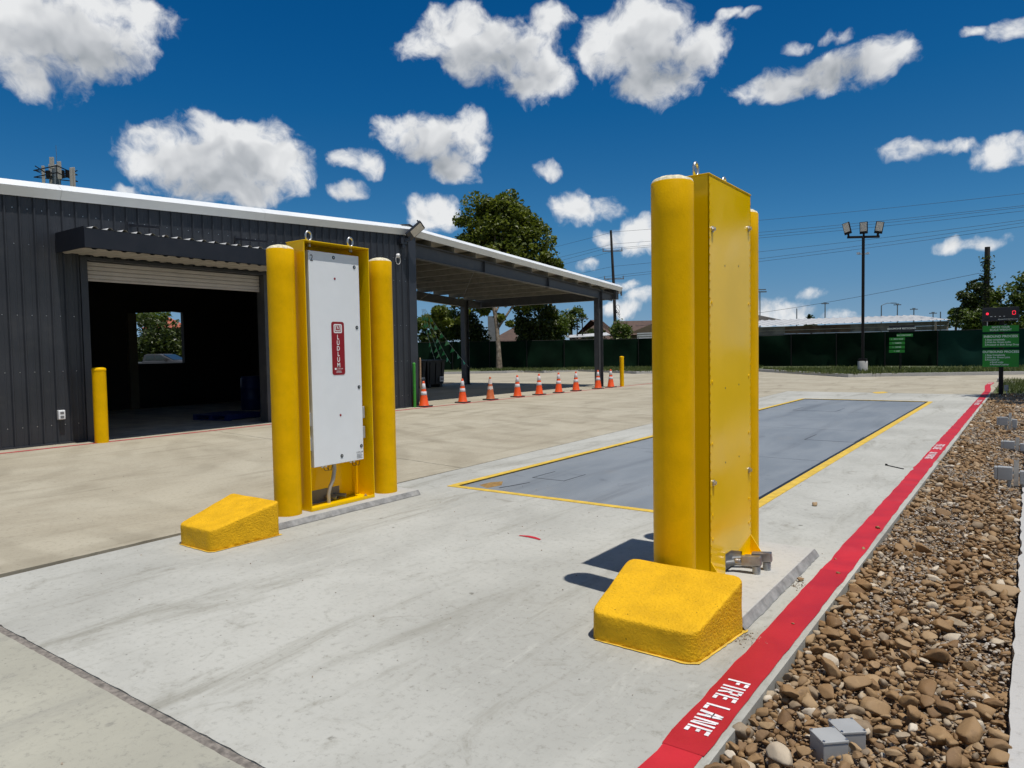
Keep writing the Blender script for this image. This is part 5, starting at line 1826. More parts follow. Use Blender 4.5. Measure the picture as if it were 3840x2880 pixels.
bollard('bollard', -13.36, 5.98, 0.112, 1.31, MAT['bollard'], 'short yellow bollard at the left side of the roll-up door')
bollard('bollard', -13.72, 14.36, 0.042, 1.2, MAT['green_post'], 'thin green bollard at the shed corner')
bollard('bollard', -13.30, 25.9, 0.085, 1.19, MAT['bollard'], 'short yellow bollard beside the canopy front column')
t = thing('timber_stake', (-13.78, 14.66, 0), 'thin tan timber stake right behind the green bollard', 'stake')
part('stake', MAT['wood'], t, lambda m: m.prism([(-13.80, 14.64, 0), (-13.76, 14.64, 0), (-13.76, 14.68, 0), (-13.80, 14.68, 0)], (0.01, 0.0, 1.32)))
part('stake_tip', MAT['wood'], t, lambda m: m.prism([(-13.788, 14.643, 1.321), (-13.752, 14.643, 1.321), (-13.77, 14.643, 1.36)], (0, 0.034, 0)))


# ------------------------------------------------------------------ traffic cones
def cone(old):
    t = thing('traffic_cone', (0, 0, 0), 'x', 'traffic cone', 'traffic cones along the red line')
    A, B = (MAT['orange_old'], MAT['collar_old']) if old else (MAT['orange'], MAT['collar'])
    mm = MB()
    mm.box(-0.18, 0.18, -0.18, 0.18, 0.0, 0.035)
    mm.build('base', MAT['rubber'], t, local=True, bevel=0.012)
    rad = lambda z: 0.135 - (z - 0.035) / 0.675 * 0.107
    mm = MB()
    mm.lathe((0, 0, 0), [(0.145, 0.0355), (0.138, 0.05), (rad(0.06), 0.06), (rad(0.35), 0.35), (rad(0.69), 0.69), (rad(0.71) - 0.004, 0.712), (0.012, 0.712)], 24)
    mm.build('cone_body', A, t, local=True)
    for z0, z1 in ((0.325, 0.425), (0.495, 0.645)):
        mm = MB()
        if old:
            n = 24
            vs = []
            for z, j in ((z0, 0.018), (z1, 0.012)):
                for k in range(n):
                    zz = z + random.uniform(-j, j)
                    a = 2 * math.pi * k / n
                    vs.append(((rad(zz) + 0.003) * math.cos(a), (rad(zz) + 0.003) * math.sin(a), zz))
            mm.add(vs, [(k, (k + 1) % n, n + (k + 1) % n, n + k) for k in range(n)], True)
        else:
            mm.lathe((0, 0, 0), [(rad(z0) + 0.0005, z0), (rad(z0) + 0.003, z0 + 0.002), (rad(z1) + 0.003, z1 - 0.002), (rad(z1) + 0.0005, z1)], 24, cap=False)
        mm.build('collar', B, t, local=True)
    return t


new_cone, old_cone = cone(False), cone(True)
cones = [(-13.62, 14.62, 'first orange traffic cone, beside the thin green bollard'), (-13.60, 16.27, 'second orange traffic cone from the shed corner, before the back column'),
         (-13.58, 17.59, 'faded grimy traffic cone with torn white collars'), (-13.55, 19.0, 'fourth orange traffic cone, right after the faded one'),
         (-13.52, 20.23, 'fifth orange traffic cone, middle of the row'), (-13.50, 21.44, 'sixth orange traffic cone from the shed corner'),
         (-13.48, 22.6, 'seventh orange traffic cone, last before the wide gap'), (-13.45, 24.2, 'eighth orange traffic cone, just left of the canopy front column'),
         (-13.42, 25.18, 'last orange traffic cone, in front of the canopy front column')]
first = True
for k, (x, y, lab) in enumerate(cones):
    if k == 2:
        o = old_cone
    elif first:
        o, first = new_cone, False
    else:
        o = copy_tree(new_cone)
    o.location = (x, y, 0.0)
    o.rotation_euler = (0, 0, random.uniform(-0.25, 0.25) + 0.1)
    o['label'] = lab

# ------------------------------------------------------------------ fence
t = thing('privacy_fence', (-24.5, 50.6, 0), 'chain link fence hung with dark green privacy mesh along the far side', 'fence')
FH = 2.28
k = 0
for (x0, y0), (x1, y1) in zip(FENCE[:-1], FENCE[1:]):
    a, b = Vector((x0, y0)), Vector((x1, y1))
    L_ = (b - a).length
    n = int(round(L_ / 2.85))
    d = (b - a) / n
    nn = Vector((d.y, -d.x)).normalized()
    for j in range(n):
        p, q = a + d * j, a + d * (j + 1)
        fresh = (x1 > 0 and j >= n - 3)
        z0, z1 = 0.10 + random.uniform(0, 0.06), FH + random.uniform(-0.02, 0.03)

        def panel(m):
            nx_, nz_ = 10, 8
            vs = []
            ph = random.uniform(0, 6)
            for iz in range(nz_ + 1):
                for ix in range(nx_ + 1):
                    u, v = ix / nx_, iz / nz_
                    bulge = 0.05 * math.sin(math.pi * u) * (0.4 + math.sin(5 * v + ph)) + 0.02 * math.sin(9 * u + ph + 6 * v)
                    c = p.lerp(q, u) + nn * bulge
                    vs.append((c.x, c.y, z0 + (z1 - z0) * v - 0.03 * math.sin(math.pi * u) * (v > 0.99)))
            fs = [(iz * (nx_ + 1) + ix, iz * (nx_ + 1) + ix + 1, (iz + 1) * (nx_ + 1) + ix + 1, (iz + 1) * (nx_ + 1) + ix) for iz in range(nz_) for ix in range(nx_)]
            m.add(vs, fs, True)
        part('mesh_panel', MAT['mesh_new'] if fresh else MAT['mesh_fab'], t, panel)
        part('post', MAT['bronze'], t, lambda m: m.tube([(p.x + nn.x * 0.09, p.y + nn.y * 0.09, 0.0), (p.x + nn.x * 0.09, p.y + nn.y * 0.09, FH + 0.04)], 0.032, 8))
    part('top_rail', MAT['bronze'], t, lambda m: m.tube([(a.x - nn.x * 0.05, a.y - nn.y * 0.05, FH), (b.x - nn.x * 0.05, b.y - nn.y * 0.05, FH)], 0.021, 6))

# grass along the kerb and at the sign
pts = []
seg = [(Vector(a), Vector(b)) for a, b in zip(KERB[2:-1], KERB[3:])]
for a, b in seg:
    n = int((b - a).length * 420)
    nn = Vector((-(b - a).y, (b - a).x)).normalized()
    for j in range(n):
        p = a.lerp(b, random.random()) + nn * (0.25 + 6.5 * random.random() ** 1.8)
        pts.append((p.x, p.y, 0.12))
pts = np.array(pts)
blades('grass_strip', pts, 0.06, 0.24, 0.03, MAT['grass'], 'rough green grass strip between the far kerb and the fence', 'grass')
pts = np.stack([rng.uniform(-0.85, 4.0, 9000), rng.uniform(26.3, 35.0, 9000), np.full(9000, -0.04)], 1)
blades('grass_patch', pts, 0.05, 0.2, 0.014, MAT['grass'], 'green grass patch behind the scale weight sign', 'grass')

# ------------------------------------------------------------------ lamp post
t = thing('lamp_post', (-7.0, 40.5, 0.1), 'tall dark lamp post with three flood heads on a crossbar', 'lamp post')
part('footing', MAT['kerb'], t, lambda m: m.lathe((-7.0, 40.5, 0.0), [(0.235, 0), (0.235, 0.66), (0.22, 0.68)], 24))
part('base_cover', MAT['bronze'], t, lambda m: m.box(-7.19, -6.81, 40.31, 40.69, 0.681, 0.80), bevel=0.01)
part('pole', MAT['bronze'], t, lambda m: m.box(-7.065, -6.935, 40.435, 40.565, 0.70, 6.98), bevel=0.012)
xb = Vector((0.83, 0.55, 0.0)).normalized()
ctr = Vector((-7.0, 40.5, 6.92))
part('crossbar', MAT['bronze'], t, lambda m: m.obox(ctr + Vector((0, 0, 0.10)), xb, Vector((-xb.y, xb.x, 0)), (0, 0, 1), 0.80, 0.05, 0.055))
for s, az, dz in ((-0.74, 150, 0.0), (0.02, 240, 0.02), (0.72, 290, 0.0)):
    base = ctr + xb * s + Vector((0, 0, 0.14))
    dirh = Vector((math.cos(R(az)), math.sin(R(az)), 0))
    ax1 = (dirh * 0.42 + Vector((0, 0, 0.9))).normalized()
    nf = (dirh * 0.9 - Vector((0, 0, 0.42))).normalized()
    toc = Vector((0.14, -0.95, -0.1))
    nf = (toc * 0.75 + dirh * 0.35).normalized()
    ax1 = (Vector((0.25 * s, 0, 1)) - nf * nf.dot(Vector((0.25 * s, 0, 1)))).normalized()
    sdv = ax1.cross(nf)
    c = base + ax1 * 0.36 + Vector((0, 0, 0.06))
    hd = part('lamp_head', MAT['bronze'], t, lambda m: m.obox(c, ax1, sdv, nf, 0.30, 0.19, 0.035), bevel=0.012)
    part('lens', MAT['lens'], hd, lambda m: m.obox(c + nf * 0.037 + ax1 * 0.05, ax1, sdv, nf, 0.225, 0.155, 0.003))
    part('knuckle', MAT['bronze'], t, lambda m: m.bar(base - Vector((0, 0, 0.02)), c - ax1 * 0.28, 0.09, 0.09))
part('camera_bar', MAT['steel'], t, lambda m: (m.bar((-7.22, 40.35, 6.16), (-6.78, 40.65, 6.16), 0.05, 0.06), m.obox((-7.2, 40.33, 6.19), (1, 0, 0), (0, 1, 0), (0, 0, 1), 0.07, 0.07, 0.05), m.obox((-6.8, 40.62, 6.19), (1, 0, 0), (0, 1, 0), (0, 0, 1), 0.06, 0.06, 0.05)))

# ------------------------------------------------------------------ signs
t = thing('direction_sign', (-5.35, 41.0, 0.1), 'post with dark header board and five green arrow boards before the fence', 'sign')
part('post', MAT['bronze'], t, lambda m: (m.box(-5.40, -5.34, 41.04, 41.10, 0.0, 2.4), m.box(-5.31, -5.29, 41.04, 41.08, 0.0, 1.3)))
b = part('header_board', MAT['sign_dark'], t, lambda m: m.box(-5.88, -4.72, 40.985, 41.02, 2.14, 2.46))
text('BEAUMONT RECYCLING', 0.115, MAT['sign_text'], b, (-5.30, 40.982, 2.30), (1, 0, 0), (0, 0, 1), bold=0.003)
for x0, x1, zc, s in ((-5.51, -4.80, 1.96, 'BULK SCRAP DROP \u2192'), (-5.85, -5.15, 1.775, '\u2190  SMALL SCALE'), (-5.852, -5.152, 1.57, '\u2190  PARKING'), (-5.856, -5.156, 1.365, '\u2190  CASHIER'), (-5.86, -5.16, 1.16, '\u2190  EXIT')):
    b = part('arrow_board', MAT['sign_green'], t, lambda m: m.box(x0, x1, 40.985, 41.02, zc - 0.075, zc + 0.075))
    text(s, 0.085, MAT['sign_text'], b, ((x0 + x1) / 2, 40.982, zc), (1, 0, 0), (0, 0, 1), bold=0.001, sx=0.85)

SY_ = 24.9
t = thing('scale_sign', (-0.68, SY_, -0.1), 'dark post sign with red weight display and green instruction boards', 'sign')
part('post', MAT['bronze'], t, lambda m: m.box(-0.735, -0.625, SY_ + 0.03, SY_ + 0.14, -0.1, 2.3))
dsp = part('display_box', MAT['sign_dark'], t, lambda m: m.box(-1.145, -0.275, SY_ - 0.10, SY_ + 0.029, 2.12, 2.51), bevel=0.006)
part('display_window', MAT['black'], dsp, lambda m: m.box(-1.10, -0.32, SY_ - 0.103, SY_ - 0.1005, 2.21, 2.43))


def seven(m):
    x0, z0, w, h, e = -0.42, 2.29, 0.055, 0.11, 0.012
    Yf = SY_ - 0.106
    for a, b, c, d in ((x0, x0 + w, z0, z0 + e), (x0, x0 + w, z0 + h - e, z0 + h), (x0 - e, x0 - 0.001, z0 + 0.008, z0 + h / 2 - 0.004), (x0 - e, x0 - 0.001, z0 + h / 2 + 0.004, z0 + h - 0.008), (x0 + w + 0.001, x0 + w + e, z0 + 0.008, z0 + h / 2 - 0.004), (x0 + w + 0.001, x0 + w + e, z0 + h / 2 + 0.004, z0 + h - 0.008)):
        m.box(a, b, Yf, Yf + 0.002, c, d)


part('digit', MAT['led'], dsp, seven)
part('stop_light', MAT['led'], dsp, lambda m: m.tube([(-1.02, SY_ - 0.107, 2.335), (-1.02, SY_ - 0.1035, 2.335)], 0.034, 16))
part('unit_marks', MAT['white'], dsp, lambda m: [m.box(-0.95 + 0.105 * k, -0.95 + 0.105 * k + (0.05, 0.03, 0.04, 0.03)[k], SY_ - 0.1055, SY_ - 0.1035, 2.245, 2.258) for k in range(4)])
text('BEAUMONT RECYCLING', 0.042, MAT['sign_text'], dsp, (-0.30, SY_ - 0.1022, 2.165), (1, 0, 0), (0, 0, 1), ax='RIGHT')
part('strut', MAT['steel'], t, lambda m: m.box(-1.03, -1.015, SY_ - 0.01, SY_ + 0.005, 1.99, 2.12))
b1 = part('board', MAT['sign_green'], t, lambda m: m.box(-1.135, -0.272, SY_ - 0.004, SY_ + 0.008, 1.82, 1.995))
b2 = part('board', MAT['sign_green'], t, lambda m: m.box(-1.133, -0.268, SY_ - 0.004, SY_ + 0.008, 1.37, 1.745))
b3 = part('board', MAT['sign_green'], t, lambda m: m.box(-1.127, -0.262, SY_ - 0.004, SY_ + 0.008, 0.805, 1.295))


def sgn(bd, s, size, x, z, ax='LEFT', bold=0.0012):
    text(s, size, MAT['sign_text'], bd, (x, SY_ - 0.0065, z), (1, 0, 0), (0, 0, 1), ax=ax, bold=bold)


sgn(b1, 'NOTE YOUR', 0.075, -0.70, 1.945, 'CENTER')
sgn(b1, 'SCALE WEIGHT', 0.075, -0.70, 1.868, 'CENTER')
sgn(b2, 'INBOUND PROCESS', 0.090, -0.70, 1.68, 'CENTER', 0.002)
for k, s in enumerate(('1.Stop completely', '2.Wait for Green Light', '3.Proceed to Bulk Scrap Drop')):
    sgn(b2, s, 0.066, -1.075, 1.588 - 0.073 * k)
sgn(b3, 'OUTBOUND PROCESS', 0.086, -0.695, 1.236, 'CENTER', 0.002)
for k, s in enumerate(('1.Stop Completely', '2.Wait for Green Light', '3.Proceed to:', '       a.Small scale', '       b.Parking/Cashier')):
    sgn(b3, s, 0.064, -1.07, 1.145 - 0.068 * k)
part('base_box', MAT['pvc'], t, lambda m: m.box(-0.60, -0.50, SY_ - 0.03, SY_ + 0.06, 0.12, 0.28), bevel=0.006)
part('cable', MAT['pvc'], t, lambda m: m.tube([(-0.55, SY_, 0.12), (-0.52, SY_ - 0.1, 0.02), (-0.40, SY_ - 0.25, -0.05), (-0.30, SY_ - 0.2, -0.09)], 0.012, 6))
part('base_plate', MAT['bronze'], t, lambda m: m.box(-0.83, -0.53, SY_ - 0.06, SY_ + 0.23, -0.10, -0.05))

# ------------------------------------------------------------------ poles and wires
def upole(name, x, y, h, r, label, arms=()):
    t = thing(name, (x, y, 0), label, 'utility pole')
    part('pole', MAT['pole'], t, lambda m: m.tube([(x, y, -0.2), (x - 0.15, y, h * 0.5), (x - 0.42, y - 0.1, h)], [r, r * 0.85, r * 0.62], 10))
    for z, w in arms:
        u = z / h
        px = x - 0.42 * u * u
        part('crossarm', MAT['zinc'], t, lambda m: m.bar((px - 1.05 * 0.81 * w, y - 1.05 * 0.586 * w, z), (px + 1.05 * 0.81 * w, y + 1.05 * 0.586 * w, z), 0.09, 0.10))
        for s in (-1, 1):
            part('insulator', MAT['zinc'], t, lambda m: m.tube([(px + s * 0.98 * 0.81 * w, y + s * 0.98 * 0.586 * w, z + 0.05), (px + s * 0.98 * 0.81 * w, y + s * 0.98 * 0.586 * w, z + 0.32)], [0.06, 0.045], 8))
    return t


t = upole('utility_pole', -35.2, 67.3, 13.9, 0.19, 'tall dark utility pole with two crossarms beside the canopy end', ((11.75, 1.0), (8.85, 1.0)))
part('cable_coil', MAT['wire'], t, lambda m: [m.tube([(-34.9 + 0.3 * math.cos(a + k) * 0.8, 67.2, 5.7 - 0.25 * k + 0.42 * math.sin(a)) for a in np.linspace(0, 6.2, 14)], 0.02, 4, cap=False) for k in range(3)])
upole('utility_pole', -46.0, 72.0, 11.0, 0.2, 'dark utility pole seen under the canopy beside the trees')
W0 = [(-35.56, 67.64, 13.78), (-35.55, 67.58, 12.52), (-36.3, 67.0, 12.02), (-34.8, 68.1, 11.98), (-35.52, 67.47, 10.18), (-36.3, 66.9, 9.12), (-34.7, 68.0, 9.08)]
W1 = [(-0.57, 68.24, 13.09), (-0.55, 68.19, 12.17), (-0.55, 68.19, 12.05), (-0.55, 68.17, 11.76), (-0.54, 68.14, 11.07), (-0.54, 68.13, 10.86), (-0.53, 68.12, 10.58)]
WL_ = [(-68.7, 80.7, 14.0), (-68.7, 80.6, 12.45), (-68.7, 80.6, 11.67), (-68.7, 80.6, 11.1), (-68.7, 80.5, 10.1), (-68.7, 80.5, 8.93), (-68.7, 80.5, 8.54)]
names_ = ['topmost power wire across the sky', 'second power wire below the topmost one', 'third power wire, upper of the close pair', 'fourth power wire, lower of the upper pair', 'fifth power wire, upper line of the low bundle', 'sixth power wire, middle of the low bundle', 'lowest power wire of the bundle between the poles']
for a, b, c, lab in zip(WL_, W0, W1, names_):
    mm = MB()
    a, b, c = Vector(a), Vector(b), Vector(c)
    c2 = b + (c - b) * 1.25
    p1 = [a.lerp(b, u) + Vector((0, 0, -0.35 * math.sin(math.pi * u))) for u in np.linspace(0, 1, 9)]
    p2 = [b.lerp(c2, u) + Vector((0, 0, -0.30 * math.sin(math.pi * u))) for u in np.linspace(0, 1, 13)]
    mm.tube(p1 + p2[1:], 0.0135, 5)
    tag(mm.build('power_wire', MAT['wire']), lab, 'wire', 'power wires')
mm = MB()
a, b = Vector((-31.0, 59.3, 3.5)), Vector((-3.0, 60.3, 6.4))
mm.tube([a.lerp(b, u) + Vector((0, 0, -0.55 * math.sin(math.pi * u))) for u in np.linspace(0, 1, 15)], 0.0135, 5)
tag(mm.build('service_wire', MAT['wire']), 'low service wire rising to the vine covered pole', 'wire')

t = thing('vine_pole', (-2.6, 60.4, 0), 'dark pole wrapped in green vine above the right hand trees', 'utility pole')
part('pole', MAT['pole'], t, lambda m: m.tube([(-2.6, 60.4, 0), (-2.56, 60.4, 4.5), (-2.53, 60.4, 8.2)], [0.22, 0.19, 0.17], 10))
c = np.stack([-2.57 + rng.normal(0, 0.17, 900), 60.3 + rng.normal(0, 0.17, 900), rng.uniform(3.0, 7.6, 900)], 1)
u = rng.random(120)
c2 = np.stack([-2.6 - 1.15 * u, 60.2 + 0 * u, 6.05 - 0.35 * u + rng.normal(0, 0.05, 120)], 1)
c3 = np.stack([np.full(24, -3.7), np.full(24, 60.2), rng.uniform(5.2, 5.7, 24)], 1)
v, f = leaf_quads(np.concatenate([c, c2, c3]), 0.14 * rng.uniform(0.6, 1.3, 1044))
mesh_np('vine', v, f, MAT['leaf_dark'], t)

# ------------------------------------------------------------------ trees
SYC = [(-35.0, 44.4, 10.84, 1.88, 1.6, 2.4), (-33.32, 45.64, 11.23, 2.19, 1.86, 2.61), (-31.86, 46.6, 9.53, 1.98, 1.68, 2.19), (-30.56, 47.4, 7.0, 1.08, 0.92, 1.77), (-35.73, 43.72, 8.15, 1.29, 1.1, 1.56), (-33.61, 45.24, 7.9, 2.92, 2.48, 2.19), (-32.16, 46.21, 6.41, 2.09, 1.77, 1.56), (-33.85, 45.35, 12.9, 1.04, 0.89, 0.94), (-34.59, 44.39, 5.42, 1.46, 1.24, 0.94), (-36.27, 40.62, 4.14, 1.21, 1.03, 0.76), (-34.97, 41.57, 4.31, 0.8, 0.68, 0.6), (-32.04, 43.69, 4.05, 1.01, 0.85, 0.6)]
tree('sycamore_tree', 'big broad sycamore with pale trunk rising behind the canopy roof', (-31.8, 42.4, 0.1), SYC, 42000, 0.25, 'leaf_syc', trunk_r=0.2, trunk_top=7.5, bark='bark', limbs=9, lean=(-1.7, 0.7), nclump=330, clump=0.36, shell=0.5)
tree('dense_tree', 'dark dense tree right of the sycamore trunk, under the canopy eave', (-32.3, 48.6, 0.1), [(-32.66, 48.48, 3.98, 1.62, 1.38, 1.62), (-33.43, 47.86, 3.03, 0.97, 0.83, 0.97), (-32.2, 48.8, 2.6, 1.6, 1.2, 0.9)], 7000, 0.2, 'leaf_dark', nclump=80, clump=0.4)
tree('dense_tree', 'lighter green tree beside the brown roof, under the canopy eave', (-31.2, 49.3, 0.1), [(-31.34, 49.3, 3.42, 1.04, 0.88, 1.3), (-31.1, 49.5, 2.6, 0.9, 0.8, 0.9)], 4200, 0.17, 'leaf_mid', nclump=50, clump=0.4)
tree('dense_tree', 'bushy tree seen between the shed corner and the back column', (-40.3, 45.0, 0.1), [(-41.2, 44.43, 3.33, 1.01, 0.85, 1.23), (-39.57, 45.63, 3.86, 1.23, 1.04, 1.34), (-40.28, 45.06, 2.76, 1.34, 1.14, 0.89)], 6000, 0.2, 'leaf_mid', nclump=80, clump=0.38)
tree('dense_tree', 'dark leafy tree just left of the canopy back column', (-38.2, 46.4, 0.1), [(-38.3, 46.4, 3.6, 1.3, 1.1, 1.3), (-38.6, 46.1, 5.0, 0.8, 0.7, 0.9), (-37.6, 46.9, 2.8, 1.2, 1.0, 1.0)], 5000, 0.2, 'leaf_dark', nclump=70, clump=0.38)
tree('far_tree', 'small rounded tree rising behind the brown shingle roof', (-39.0, 64.6, 0.1), [(-38.84, 64.76, 4.86, 1.17, 1.0, 1.06), (-39.51, 64.24, 4.24, 0.84, 0.71, 0.84)], 2200, 0.2, 'leaf_mid', nclump=40, clump=0.4)
tree('leafy_bush', 'leafy bush against the tan board house right of the canopy column', (-27.7, 54.2, 0.1), [(-27.89, 54.05, 2.95, 0.95, 0.8, 0.9), (-27.35, 54.46, 3.3, 0.67, 0.57, 0.56), (-27.8, 54.1, 2.0, 0.9, 0.8, 0.8)], 3000, 0.16, 'leaf_mid', nclump=45, clump=0.4, cat='bush')
tree('leafy_bush', 'low dark bush above the white shed roof left of the canopy column', (-32.7, 58.0, 0.1), [(-32.96, 57.78, 2.89, 0.74, 0.63, 0.54), (-32.37, 58.22, 3.0, 0.64, 0.54, 0.59)], 1600, 0.16, 'leaf_dark', nclump=30, clump=0.4, cat='bush')
tree('dense_tree', 'dark spiky tree below the vine covered pole', (-3.4, 66.8, 0.1), [(-4.09, 66.43, 4.57, 0.58, 0.5, 1.15), (-3.42, 66.94, 4.97, 0.73, 0.62, 1.25), (-3.66, 66.7, 3.73, 1.04, 0.89, 0.83), (-2.75, 67.44, 5.16, 0.73, 0.62, 1.04)], 6000, 0.2, 'leaf_dark', nclump=90, clump=0.42)
tree('dense_tree', 'big green tree at the right edge behind the weight display', (-1.0, 61.1, 0.1), [(-1.32, 61.02, 4.38, 1.12, 0.95, 1.12), (-0.57, 61.58, 4.73, 0.93, 0.79, 1.49), (-1.61, 60.75, 3.45, 0.93, 0.79, 0.84), (0.6, 62.0, 5.0, 1.4, 1.2, 1.6), (-1.0, 61.2, 2.6, 1.8, 1.0, 0.8)], 8000, 0.19, 'leaf_mid', nclump=110, clump=0.4)
tree('leafy_bush', 'lime green bush above the fence just left of the weight display', (-3.4, 63.1, 0.1), [(-3.62, 62.99, 3.12, 0.71, 0.6, 0.75), (-3.14, 63.35, 3.4, 0.59, 0.5, 0.69), (-3.4, 63.1, 2.4, 0.8, 0.6, 0.6)], 3000, 0.15, 'leaf_lime', nclump=45, clump=0.42, cat='bush')
tree('far_tree', 'small far tree at the end of the long pale roof', (-8.07, 111.8, 0), [(-8.07, 111.81, 5.39, 0.9, 0.8, 0.7), (-8.3, 111.8, 4.4, 0.9, 0.8, 0.8)], 900, 0.3, 'leaf_mid', nclump=20, clump=0.45)
tree('conical_tree', 'small pointed evergreen peeking over the long pale roof', (-24.9, 105.8, 0), [(-24.9, 105.79, 5.2, 0.55, 0.5, 0.55), (-24.9, 105.8, 5.75, 0.3, 0.3, 0.35), (-24.9, 105.8, 4.3, 0.75, 0.7, 0.8)], 1200, 0.2, 'leaf_dark', nclump=22, clump=0.5)
tree('dense_tree', 'dark hedge of trees framed by the shed back opening', (-64.8, 34.7, -0.1), [(-65.82, 34.0, 3.22, 1.6, 1.4, 1.84), (-64.22, 35.14, 2.94, 1.6, 1.4, 1.72), (-65.01, 34.54, 2.46, 2.4, 2.0, 1.6), (-63.23, 35.87, 3.04, 1.2, 1.0, 1.6), (-63.6, 35.6, 1.6, 2.0, 1.5, 1.2), (-66.5, 33.5, 1.8, 1.6, 1.4, 1.4)], 9000, 0.24, 'leaf_dark', nclump=120, clump=0.42)
tree('far_tree', 'airy tree above the hedge framed by the shed back opening', (-71.5, 37.4, -0.1), [(-71.83, 37.19, 5.38, 1.3, 1.1, 0.9), (-71.07, 37.74, 5.5, 1.1, 0.91, 0.8)], 1300, 0.26, 'leaf_mid', nclump=36, clump=0.4)
# beyond the right edge of the frame: the tree that shades the rocks at the sign
tree('shade_tree', 'broad shade tree on the lawn right of the scale sign', (3.6, 23.8, -0.05), [(2.5, 23.2, 6.6, 1.7, 2.2, 1.3), (3.8, 24.6, 7.4, 2.2, 2.4, 1.6), (5.0, 22.8, 6.8, 2.0, 2.0, 1.4), (2.6, 25.4, 6.3, 1.5, 1.5, 1.0)], 9000, 0.24, 'leaf_mid', trunk_r=0.2, trunk_top=6.0, nclump=90, clump=0.36)
for k, (x, y, s, lab) in enumerate(((26, 4, 1.0, 'lawn tree off to the right of the lane, nearest'), (30, 14, 1.2, 'lawn tree off to the right of the lane, second'), (27, 26, 1.1, 'lawn tree off to the right of the lane, third'), (31, -8, 1.1, 'lawn tree off to the right and behind'))):  # unseen trees, added for the yellow cabinet to reflect
    tree('added_lawn_tree', lab, (x, y, -0.05), [(x, y, 4.2 * s, 3.0 * s, 3.2 * s, 2.4 * s), (x + 1, y + 2, 5.4 * s, 2.2 * s, 2.2 * s, 1.8 * s), (x - 0.5, y - 2.0, 4.8 * s, 2.0 * s, 2.2 * s, 1.7 * s)], 2600, 0.5, 'leaf_mid', nclump=60, clump=0.4, group='unseen trees added for reflections')

# ------------------------------------------------------------------ houses beyond the fence
ex, ey = Vector((0.81, 0.586, 0)), Vector((-0.586, 0.81, 0))


def pt(o, a, b, z):
    p = Vector(o) + ex * a + ey * b
    return (p.x, p.y, z)


def house(name, label, o, w, d, hw, hr, wall, roof, over=0.4, hip=True, cat='house'):
    t = thing(name, o, label, cat)
    part('wall', wall, t, lambda m: m.prism([pt(o, 0, 0, 0), pt(o, w, 0, 0), pt(o, w, d, 0), pt(o, 0, d, 0)], (0, 0, hw)))
    e = over
    q = d / 2 if hip else -e

    def rf(m):
        a, b, c, dd = pt(o, -e, -e, hw), pt(o, w + e, -e, hw), pt(o, w + e, d + e, hw), pt(o, -e, d + e, hw)
        r0, r1 = pt(o, q, d / 2, hw + hr), pt(o, w - q, d / 2, hw + hr)
        m.add([a, b, r1, r0], [(0, 1, 2, 3)])
        m.add([c, dd, r0, r1], [(0, 1, 2, 3)])
        m.add([b, c, r1], [(0, 1, 2)])
        m.add([dd, a, r0], [(0, 1, 2)])
        m.add([a, b, c, dd], [(3, 2, 1, 0)])
    r = part('roof', roof, t, rf)
    return t, r


t, r = house('brown_house', 'house with brown hipped shingle roof and pale chimney behind the fence', (-41.6, 53.6, 0), 7.0, 6.0, 2.2, 1.9, MAT['siding_tan'], MAT['roof_brown'])
part('chimney', MAT['siding_grey'], r, lambda m: m.prism([pt((-40.6, 52.4, 0), 0, 0, 2.0), pt((-40.6, 52.4, 0), 1.05, 0, 2.0), pt((-40.6, 52.4, 0), 1.05, 0.8, 2.0), pt((-40.6, 52.4, 0), 0, 0.8, 2.0)], (0, 0, 2.75)))
part('dormer', MAT['metal_white'], r, lambda m: m.prism([pt((-38.7, 54.4, 0), 0, 0, 2.6), pt((-38.7, 54.4, 0), 1.5, 0, 2.6), pt((-38.7, 54.4, 0), 1.5, 0, 3.7), pt((-38.7, 54.4, 0), 0, 0, 3.1)], (-0.5, 0.8, 0)))
t, r = house('brown_house', 'house with a plain brown roof behind two thin lamp posts', (-36.9, 61.8, 0), 4.9, 6.0, 2.1, 2.5, MAT['siding_tan'], MAT['roof_brown'], hip=True)
for k, x in enumerate((2175, 2195)):
    q = (-31.65 + 0.36 * k, 53.4 + 0.25 * k)
    t = thing('street_light', (q[0], q[1], 0), 'thin dark street light over the fence, %s of the two' % ('left' if k == 0 else 'right'), 'street light', 'thin street lights behind the fence')
    part('pole', MAT['bronze'], t, lambda m: m.tube([(q[0], q[1], 0), (q[0], q[1], 4.15)], 0.05, 8))
    part('lamp_head', MAT['far_pole'], t, lambda m: m.obox((q[0] + 0.2, q[1] + 0.12, 4.18), (0.81, 0.586, 0), (-0.586, 0.81, 0), (0, 0, 1), 0.3, 0.12, 0.04))
t, r = house('tan_house', 'tan vertical board house with brown gabled roof left of the right cabinet', (-29.4, 57.4, 0), 6.0, 5.0, 2.75, 1.35, MAT['siding_tan'], MAT['roof_brown'], hip=False)
for k in range(14):
    part('board_batten', MAT['siding_tan'], t, lambda m: m.prism([pt((-29.4, 57.4, 0), 0.1 + 0.43 * k, -0.03, 1.5), pt((-29.4, 57.4, 0), 0.16 + 0.43 * k, -0.03, 1.5), pt((-29.4, 57.4, 0), 0.16 + 0.43 * k, -0.005, 1.5), pt((-29.4, 57.4, 0), 0.1 + 0.43 * k, -0.005, 1.5)], (0, 0, 1.2)))
part('gable', MAT['siding_tan'], t, lambda m: m.prism([pt((-29.4, 57.4, 0), 0.2, -0.1, 2.76), pt((-29.4, 57.4, 0), 5.8, -0.1, 2.76), pt((-29.4, 57.4, 0), 3.4, -0.1, 4.0)], (-0.06, 0.08, 0)))
t = thing('metal_shed', (-27.0, 55.2, 0), 'small shed with ribbed white metal sheet beside the tan house', 'shed')
